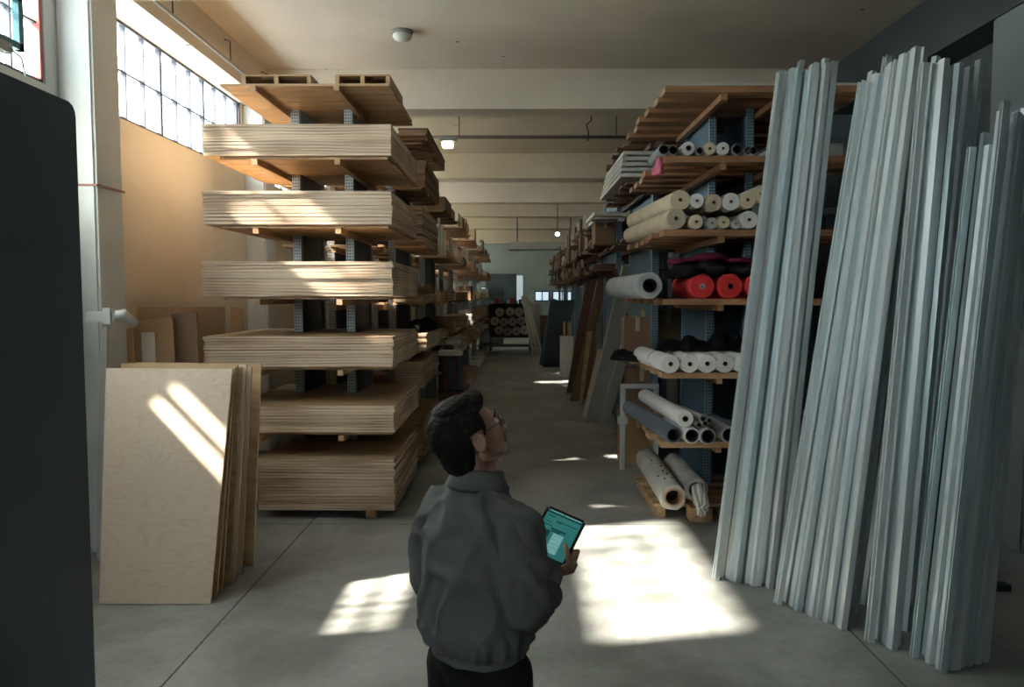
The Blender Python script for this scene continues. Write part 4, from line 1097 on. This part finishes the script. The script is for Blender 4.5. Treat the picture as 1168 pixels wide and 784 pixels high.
# far windows, duct and door in the end wall
for i, (x0, x1, z0, z1) in enumerate(((.95,1.7,1.95,2.45),(1.9,2.9,1.95,2.45),(-2.0,-1.2,2.0,2.7))):
    t = struct(empty('window_%d' % (12+i), ((x0+x1)/2, Y1-.03, z0)))
    hw = (x1-x0)/2; bm = bmesh.new(); bx(bm,-hw,hw,0,.02,0,z1-z0); obj('lit_pane', bm, mat('frosted_pane_%d' % i, (.55,.72,.85), .4, emit=.9), t)
    bm = bmesh.new()
    for xx in (-hw, 0, hw): bx(bm, xx-.03, xx+.03, -.04, .0, 0, z1-z0)
    for z in (0, z1-z0): bx(bm, -hw-.03, hw+.03, -.04, 0, z-.03, z+.03)
    obj('window_frame', bm, M['steel_dk'], t)
t = struct(empty('door_1', (-.75, Y1-.06, 0))); box('door_leaf', -.95,.7,-.02,.02,0,3.4,M['dark_panel'],t); box('door_light', .72,1.05,-.03,.0,1.6,3.3,mat('pale_glazing',(.5,.62,.68),.4,emit=.5),t); box('door_handle', .5,.55,-.08,-.02,1,1.2,M['steel_dk'],t)
# hanging duct far away
t = empty('air_duct', (1.2, 27.2, 4.0)); box('duct_body', -1.5,1.0,0,.5,-.15,.12,M['grey_board'],t,.02)
for sx in (-1.2,.7): box('strap', sx-.02,sx+.02,.2,.24,.12,ZC-4.0,M['steel_dk'],t)
tag(t, 'pale hanging air duct across the far end of the aisle', 'duct')


# ================================================================ PERSON
PH = math.radians(35)
man = empty('person', (-.13, 2.5, 0), (0, 0, -PH))
MW = Matrix.Translation((-.13, 2.5, 0)) @ Matrix.Rotation(-PH, 4, 'Z'); MI = MW.inverted()
tag(man, 'man in grey jacket and dark trousers looking up, holding a tablet', 'person')
M['skin'] = mat('skin', (.50,.27,.18), .5, c2=(.56,.31,.22), noise_scale=9)
M['hair'] = mat('dark_hair', (.012,.009,.007), .62, spec=.25, c2=(.022,.016,.012), noise_scale=14, stretch=(1,1,.4), bump=.5, bump_scale=45)
M['jacket'] = mat('grey_jacket_cloth', (.155,.158,.145), .82, c2=(.185,.188,.172), noise_scale=5, bump=.12, bump_scale=160)
M['trouser'] = mat('black_trouser_cloth', (.012,.011,.012), .9)
M['shoe'] = mat('black_leather', (.02,.018,.016), .45)
M['eye'] = mat('eye_white', (.75,.73,.70), .2); M['iris'] = mat('brown_iris', (.06,.03,.015), .2)
M['screen'] = mat('lit_tablet_screen', (.045,.27,.26), .25, emit=.35)
M['screen_dark'] = mat('screen_content_dark', (.012,.09,.095), .25, emit=.25)
M['screen_light'] = mat('screen_content_light', (.22,.50,.48), .25, emit=.5)
M['tab_case'] = mat('black_tablet_case', (.012,.012,.014), .35)
# tablet frame in world space
TL = P(625, 577, 2.93); TR_ = P(669, 596, 2.88); BRw = P(639, 642, 2.74)
tu = (TR_-TL).normalized(); tv = (BRw-TR_); tv = (tv-tu*tv.dot(tu)).normalized(); tn = tu.cross(tv)*-1
if tn.z < 0: tn = -tn
TWd, THt = (TR_-TL).length, (BRw-TR_).length+.012
def toL(v): return MI @ Vector(v)
def dirL(v): return MI.to_3x3() @ Vector(v)
u_, v_, n_ = dirL(tu), dirL(tv), dirL(tn)
def hand(bm, G, uo, v, n, W):
    """palm and fingers closed on a tablet edge; uo points away from the tablet"""
    C_ = G+uo*.026+v*.035-n*.010
    for k in (-1, 0, 1): caps(bm, W+v*.0+uo*.004*k+n*.003*k, .0185, C_+v*.012*k*-1+uo*0, .0145, 12)
    for i in range(4):
        K = G+uo*.017+v*(-.036+.021*i)-n*.010
        caps(bm, C_-uo*.004+v*(.004*i-.008), .0125, K, .0095, 12)
        l = (.85, 1.0, .95, .78)[i]
        m1 = K-n*.017*l-uo*.014*l; m2 = m1-uo*.026*l+n*.004; 
        caps(bm, K, .0092, m1, .0083, 12); caps(bm, m1, .0083, m2, .0074, 12); caps(bm, m2, .0074, m2-uo*.018*l+n*.003, .0066, 12)
    b0 = C_+v*.012+n*.010
    b1 = G+v*.022-uo*.000+n*.018; b2 = G-v*.004-uo*.018+n*.019; b3 = G-v*.024-uo*.032+n*.014
    caps(bm, b0, .015, b1, .0115, 12); caps(bm, b1, .0115, b2, .0095, 12); caps(bm, b2, .0095, b3, .0080, 12)
GR = toL(TR_+tv*(THt*.74)); WR = toL(P(628, 655, 2.70))
GL = toL(TL+tv*(THt*.72)); WL = GL-u_*.045+v_*.085-n_*.035
bm = bmesh.new()
HC_ = toL(P(536, 497, 2.49)); HR = Matrix.Rotation(-math.radians(24), 3, 'Z') @ Matrix.Rotation(math.radians(24), 3, 'X') @ Matrix.Rotation(math.radians(-4), 3, 'Y'); HS = 1.12
def h(p): return HC_ + HR @ (Vector(p)*HS)
def hell(p, r, rot=None): ell(bm, h(p), [q*HS for q in r], HR if rot is None else HR @ rot, seg=28)
for s in (-1, 1):
    caps(bm, (s*.10,0,.97), .092, (s*.115,.02,.53), .060); caps(bm, (s*.115,.02,.53), .060, (s*.12,-.01,.10), .040)
    ell(bm, (s*.12,.05,.05), (.042,.12,.035))
    caps(bm, (s*.10,-.005,1.49), .055, (s*.150,-.005,1.47), .050)
el = {1: Vector((.212,-.03,1.20)), -1: Vector((-.195,.0,1.19))}
for s, W_ in ((1, WR), (-1, WL)):
    caps(bm, (s*.150,-.005,1.465), .046, el[s], .038); caps(bm, el[s], .039, W_, .026)
ell(bm, (0,0,1.0), (.16,.115,.13)); ell(bm, (0,0,1.20), (.145,.10,.2)); ell(bm, (0,.0,1.38), (.150,.105,.15)); caps(bm, (-.08,-.005,1.47), .055, (.08,-.005,1.47), .055)
caps(bm, (0,-.01,1.50), .070, h((0,-.03,-.05)), .060)
caps(bm, (0,.015,1.52), .048, h((0,.02,-.07)), .042)
hell((0,-.012,.022), (.076,.098,.088)); hell((0,.035,-.018), (.063,.060,.085)); hell((0,.040,-.072), (.054,.052,.036)); hell((0,.079,-.094), (.024,.020,.018))
for s in (-1, 1): caps(bm, h((s*.054,.0,-.055)), .022, h((s*.02,.075,-.092)), .017)
hell((0,.076,.030), (.048,.020,.013)); 
caps(bm, h((0,.088,.020)), .008, h((0,.118,-.022)), .0115); hell((0,.104,-.030), (.017,.014,.009))
hell((0,.094,-.054), (.022,.012,.0062)); hell((0,.092,-.066), (.020,.012,.0075)); hell((0,.088,-.060), (.028,.012,.016))
for s in (-1, 1):
    hell((s*.040,.058,-.022), (.025,.028,.026))
    er = Matrix.Rotation(s*math.radians(-18), 3, 'Z') @ Matrix.Rotation(math.radians(-12), 3, 'X')
    # ear: rim, lobe and a thinner bowl
    ce = Vector((s*.077, -.012, -.008))
    ring = [h(ce+er @ Vector((s*.012, math.cos(a)*.015, math.sin(a)*.026+.004))) for a in [2*PI*k/14 for k in range(15)]]
    for a_, b_ in zip(ring, ring[1:]): caps(bm, a_, .0050, b_, .0050, 8)
    ell(bm, h(ce+er @ Vector((s*.006, 0, .002))), (.006*HS,.013*HS,.024*HS), HR @ er, seg=14); ell(bm, h(ce+er @ Vector((s*.010,.004,-.026))), (.006,.009,.009), HR @ er, seg=12)
hand(bm, GR, u_, v_, n_, WR)
hand(bm, GL, -u_, v_, n_, WL)
body = remesh('body', bm, M['skin'], .0036, 4, man)
for s in (-1, 1):
    bm = bmesh.new(); ell(bm, h((s*.031,.079,.006)), (.0125,)*3, seg=16); e_ = obj('eye', bm, M['eye'], man, smooth=True)
    bm = bmesh.new(); ell(bm, h((s*.031,.0885,.009)), (.0052,.0035,.0052), HR, seg=12); obj('iris', bm, M['iris'], e_, smooth=True)
    bm = bmesh.new(); tube(bm, [h((s*.014,.093,.027)), h((s*.033,.088,.033)), h((s*.052,.074,.028))], [.004,.0045,.0025], 8); obj('eyebrow', bm, M['hair'], man)
# glasses: thin wire frame with side arms
bm = bmesh.new()
for s in (-1, 1):
    tube(bm, [h((s*.058,.092,.010)), h((s*.072,.070,.010)), h((s*.084,.0,.014)), h((s*.084,-.022,.000))], .0013, 6)
    tube(bm, [h((s*.034+math.cos(a)*.024, .104-abs(math.cos(a)*.01)*(s*math.cos(a) > 0), .004+math.sin(a)*.017)) for a in [2*PI*k/16 for k in range(17)]], .0010, 6)
tube(bm, [h((-.011,.104,.008)), h((0,.108,.011)), h((.011,.104,.008))], .001, 6)
obj('glasses', bm, M['steel_dk'], man)
# hair
bm = bmesh.new(); HI = HR.transposed()
def hell2(p, r): ell(bm, h(p), [q*HS for q in r], HR, seg=28)
hell2((0,-.016,.024), (.084,.108,.099)); hell2((0,.035,.088), (.056,.046,.032)); hell2((0,-.058,-.035), (.062,.052,.078)); hell2((-.01,.068,.094), (.034,.022,.018)); hell2((0,-.02,.10), (.06,.06,.03))
def hpost(me):
    nrm_ = [v.normal.copy() for v in me.vertices]
    for vv in me.vertices:
        p = (HI @ (vv.co-HC_))/HS
        fl = .052+.02*abs(p.x)/.07                      # hairline height over the forehead
        face = p.y > .030+max(0,(-.0-p.z))*-.2 and p.z < fl+ (p.y-.03)*.35
        ear = abs(p.y+.010) < .024 and p.z < .024 and abs(p.x) > .05
        low = p.z < -.105+max(0, p.y+.05)*1.6
        side = p.z < -.020 and p.y > -.030
        if face or ear or low or side:
            vv.co = HC_+(vv.co-HC_)*.80
        else:
            q = vv.co*38; a = noise.noise(Vector((q.x, q.y, q.z*.5)))
            vv.co += nrm_[vv.index]*(.0045*a+.003*noise.noise(vv.co*95))
remesh('hair', bm, M['hair'], .0035, 2, man, hpost)
# trousers and shoes
bm = bmesh.new(); ell(bm, (0,0,.985), (.172,.128,.125), seg=28)
for s in (-1, 1):
    caps(bm, (s*.095,0,.95), .108, (s*.118,.02,.53), .083); caps(bm, (s*.118,.02,.53), .083, (s*.122,-.012,.12), .068)
def tpost(me):
    nrm_ = [v.normal.copy() for v in me.vertices]
    for vv in me.vertices: vv.co += nrm_[vv.index]*.006*noise.noise(Vector((vv.co.x*9, vv.co.y*9, vv.co.z*5)))
remesh('trousers', bm, M['trouser'], .01, 3, man, tpost)
for s in (-1, 1):
    bm = bmesh.new(); ell(bm, (s*.122,.055,.055), (.052,.145,.045)); ell(bm, (s*.122,-.03,.085), (.048,.06,.06)); ell(bm, (s*.122,.055,.03), (.054,.15,.028))
    def spost(me):
        for vv in me.vertices: vv.co.z = max(vv.co.z, .002)
    remesh('shoe', bm, M['shoe'], .006, 3, man, spost)
# jacket
bm = bmesh.new()
rings = [(1.0,.158,.128,0),(1.01,.170,.138,0),(1.045,.174,.142,0),(1.06,.184,.156,-.004),(1.10,.194,.168,-.008),(1.20,.196,.170,-.010),(1.34,.188,.160,-.012),(1.42,.176,.146,-.012),(1.48,.155,.125,-.010),(1.535,.118,.100,-.008),(1.58,.088,.082,-.004),(1.605,.076,.074,0)]
prev = None; N_ = 40; allr = []
for (z, rx, ry, cy) in rings:
    allr.append([bm.verts.new((math.cos(2*PI*k/N_)*rx, cy+math.sin(2*PI*k/N_)*ry, z)) for k in range(N_)])
for a_, b_ in zip(allr, allr[1:]):
    for k in range(N_): bm.faces.new((a_[k], a_[(k+1)%N_], b_[(k+1)%N_], b_[k]))
bm.faces.new(allr[0][::-1]); bm.faces.new(allr[-1])
for s, W_ in ((1, WR), (-1, WL)):
    S_ = Vector((s*.150,-.006,1.462)); E_ = el[s]
    caps(bm, (s*.07,-.008,1.488), .072, S_, .074, 20)
    mid = (S_+E_)/2+Vector((s*.012,-.012,0))
    caps(bm, S_, .074, mid, .073, 20); caps(bm, mid, .073, E_+Vector((0,0,.01)), .068, 20)
    fm = E_+(W_-E_)*.55+Vector((0,0,-.008))
    caps(bm, E_+Vector((0,0,.01)), .068, fm, .058, 20); cf = E_+(W_-E_)*.86; caps(bm, fm, .060, cf, .043, 20); caps(bm, cf, .041, E_+(W_-E_)*.97, .038, 20)
def jpost(me):
    nrm_ = [v.normal.copy() for v in me.vertices]
    for vv in me.vertices:
        c = vv.co; k_ = 1.0 if c.z > 1.05 else .35
        a = noise.noise(Vector((c.x*8+c.z*3, c.y*8, c.z*3.2+4)))
        r1 = 1-abs(noise.noise(Vector((c.x*10, c.y*10+c.z*4, c.z*4+9))))*2
        r2 = noise.noise(Vector((c.x*22, c.y*22, c.z*11)))
        arm = max(0, min(1, (abs(c.x)-.19)*14)); cuffy = noise.noise(Vector((c.x*6, c.y*16, c.z*24)))
        vv.co += nrm_[vv.index]*k_*(.016*a+.020*max(0, r1-.40)*1.6+.005*r2+arm*.013*cuffy)
        if 1.035 < c.z < 1.12: vv.co += nrm_[vv.index]*.005*math.sin(math.atan2(c.y, c.x)*22+3*a)
        if c.z < 1.035: vv.co += nrm_[vv.index]*-.002
jk = remesh('jacket', bm, M['jacket'], .0065, 5, man, jpost)
# armhole seam and yoke line
bm = bmesh.new(); prof = [(.066,1.575),(.064,1.628),(.071,1.640),(.080,1.634),(.103,1.586),(.098,1.574)]
rg = []; NC = 40
for k in range(NC+1):
    a = math.radians(118)+math.radians(304)*k/NC; t_ = k/NC; fr2 = abs(t_-.5)*2
    ring = []
    for (r_, z) in prof:
        zz2 = z-.040*max(0, fr2-.35)*1.3; rr3 = r_*(1+.18*max(0, fr2-.6))
        ring.append(bm.verts.new((math.cos(a)*rr3, math.sin(a)*rr3*1.02-.004, zz2)))
    rg.append(ring)
for a_, b_ in zip(rg, rg[1:]):
    for k in range(len(prof)): bm.faces.new((a_[k], a_[(k+1)%len(prof)], b_[(k+1)%len(prof)], b_[k]))
bm.faces.new(rg[0]); bm.faces.new(rg[-1][::-1])
obj('collar', bm, M['jacket'], jk, smooth=True)
# ---- tablet
Rt = Matrix((tu, -tv, tn)).transposed()
if Rt.determinant() < 0: Rt = Matrix((tu, -tv, -tn)).transposed()
tc_ = TL+tu*TWd/2+tv*THt/2
tab = empty('tablet_computer', tc_); tab.rotation_euler = Rt.to_euler()
tag(tab, 'black tablet with a lit teal screen held in the hands of the man', 'tablet')
bm = bmesh.new(); bx(bm, -TWd/2, TWd/2, -THt/2, THt/2, -.004, .004)
es = [e for e in bm.edges if abs(e.verts[0].co.z-e.verts[1].co.z) > .005]; bmesh.ops.bevel(bm, geom=es, offset=.009, segments=4, affect='EDGES')
obj('tablet_case', bm, M['tab_case'], tab)
sw, sh = TWd-.022, THt-.024
bm = bmesh.new(); bx(bm, -sw/2, sw/2, -sh/2, sh/2, .004, .0046); scn = obj('screen', bm, M['screen'], tab)
def ui(x0, x1, y0, y1, m, nm='screen_text'):
    bm = bmesh.new(); bx(bm, -sw/2+x0*sw, -sw/2+x1*sw, sh/2-y1*sh, sh/2-y0*sh, .0046, .0049); obj(nm, bm, M[m], scn)
ui(0,1,.035,.075,'screen_dark','screen_bar'); ui(.05,.45,.0,.02,'screen_light','screen_bar'); ui(.5,.95,.005,.025,'screen_light','screen_bar')
ui(.36,.93,.19,.21,'screen_dark'); ui(.36,.5,.21,.235,'screen_dark'); ui(.06,.28,.12,.145,'screen_dark'); ui(.06,.24,.26,.28,'screen_dark')
ui(.05,.3,.34,.36,'screen_dark'); ui(.30,.72,.38,.42,'screen_dark'); ui(.34,.6,.43,.46,'screen_dark'); ui(.1,.32,.46,.62,'screen_dark','screen_block'); ui(.42,.72,.48,.92,'screen_light','screen_block'); ui(.05,.36,.7,.72,'screen_dark')
for q in range(4): ui(.38,.70,.52+q*.09,.53+q*.09,'screen')
bpy.data.scenes.remove(TMP)
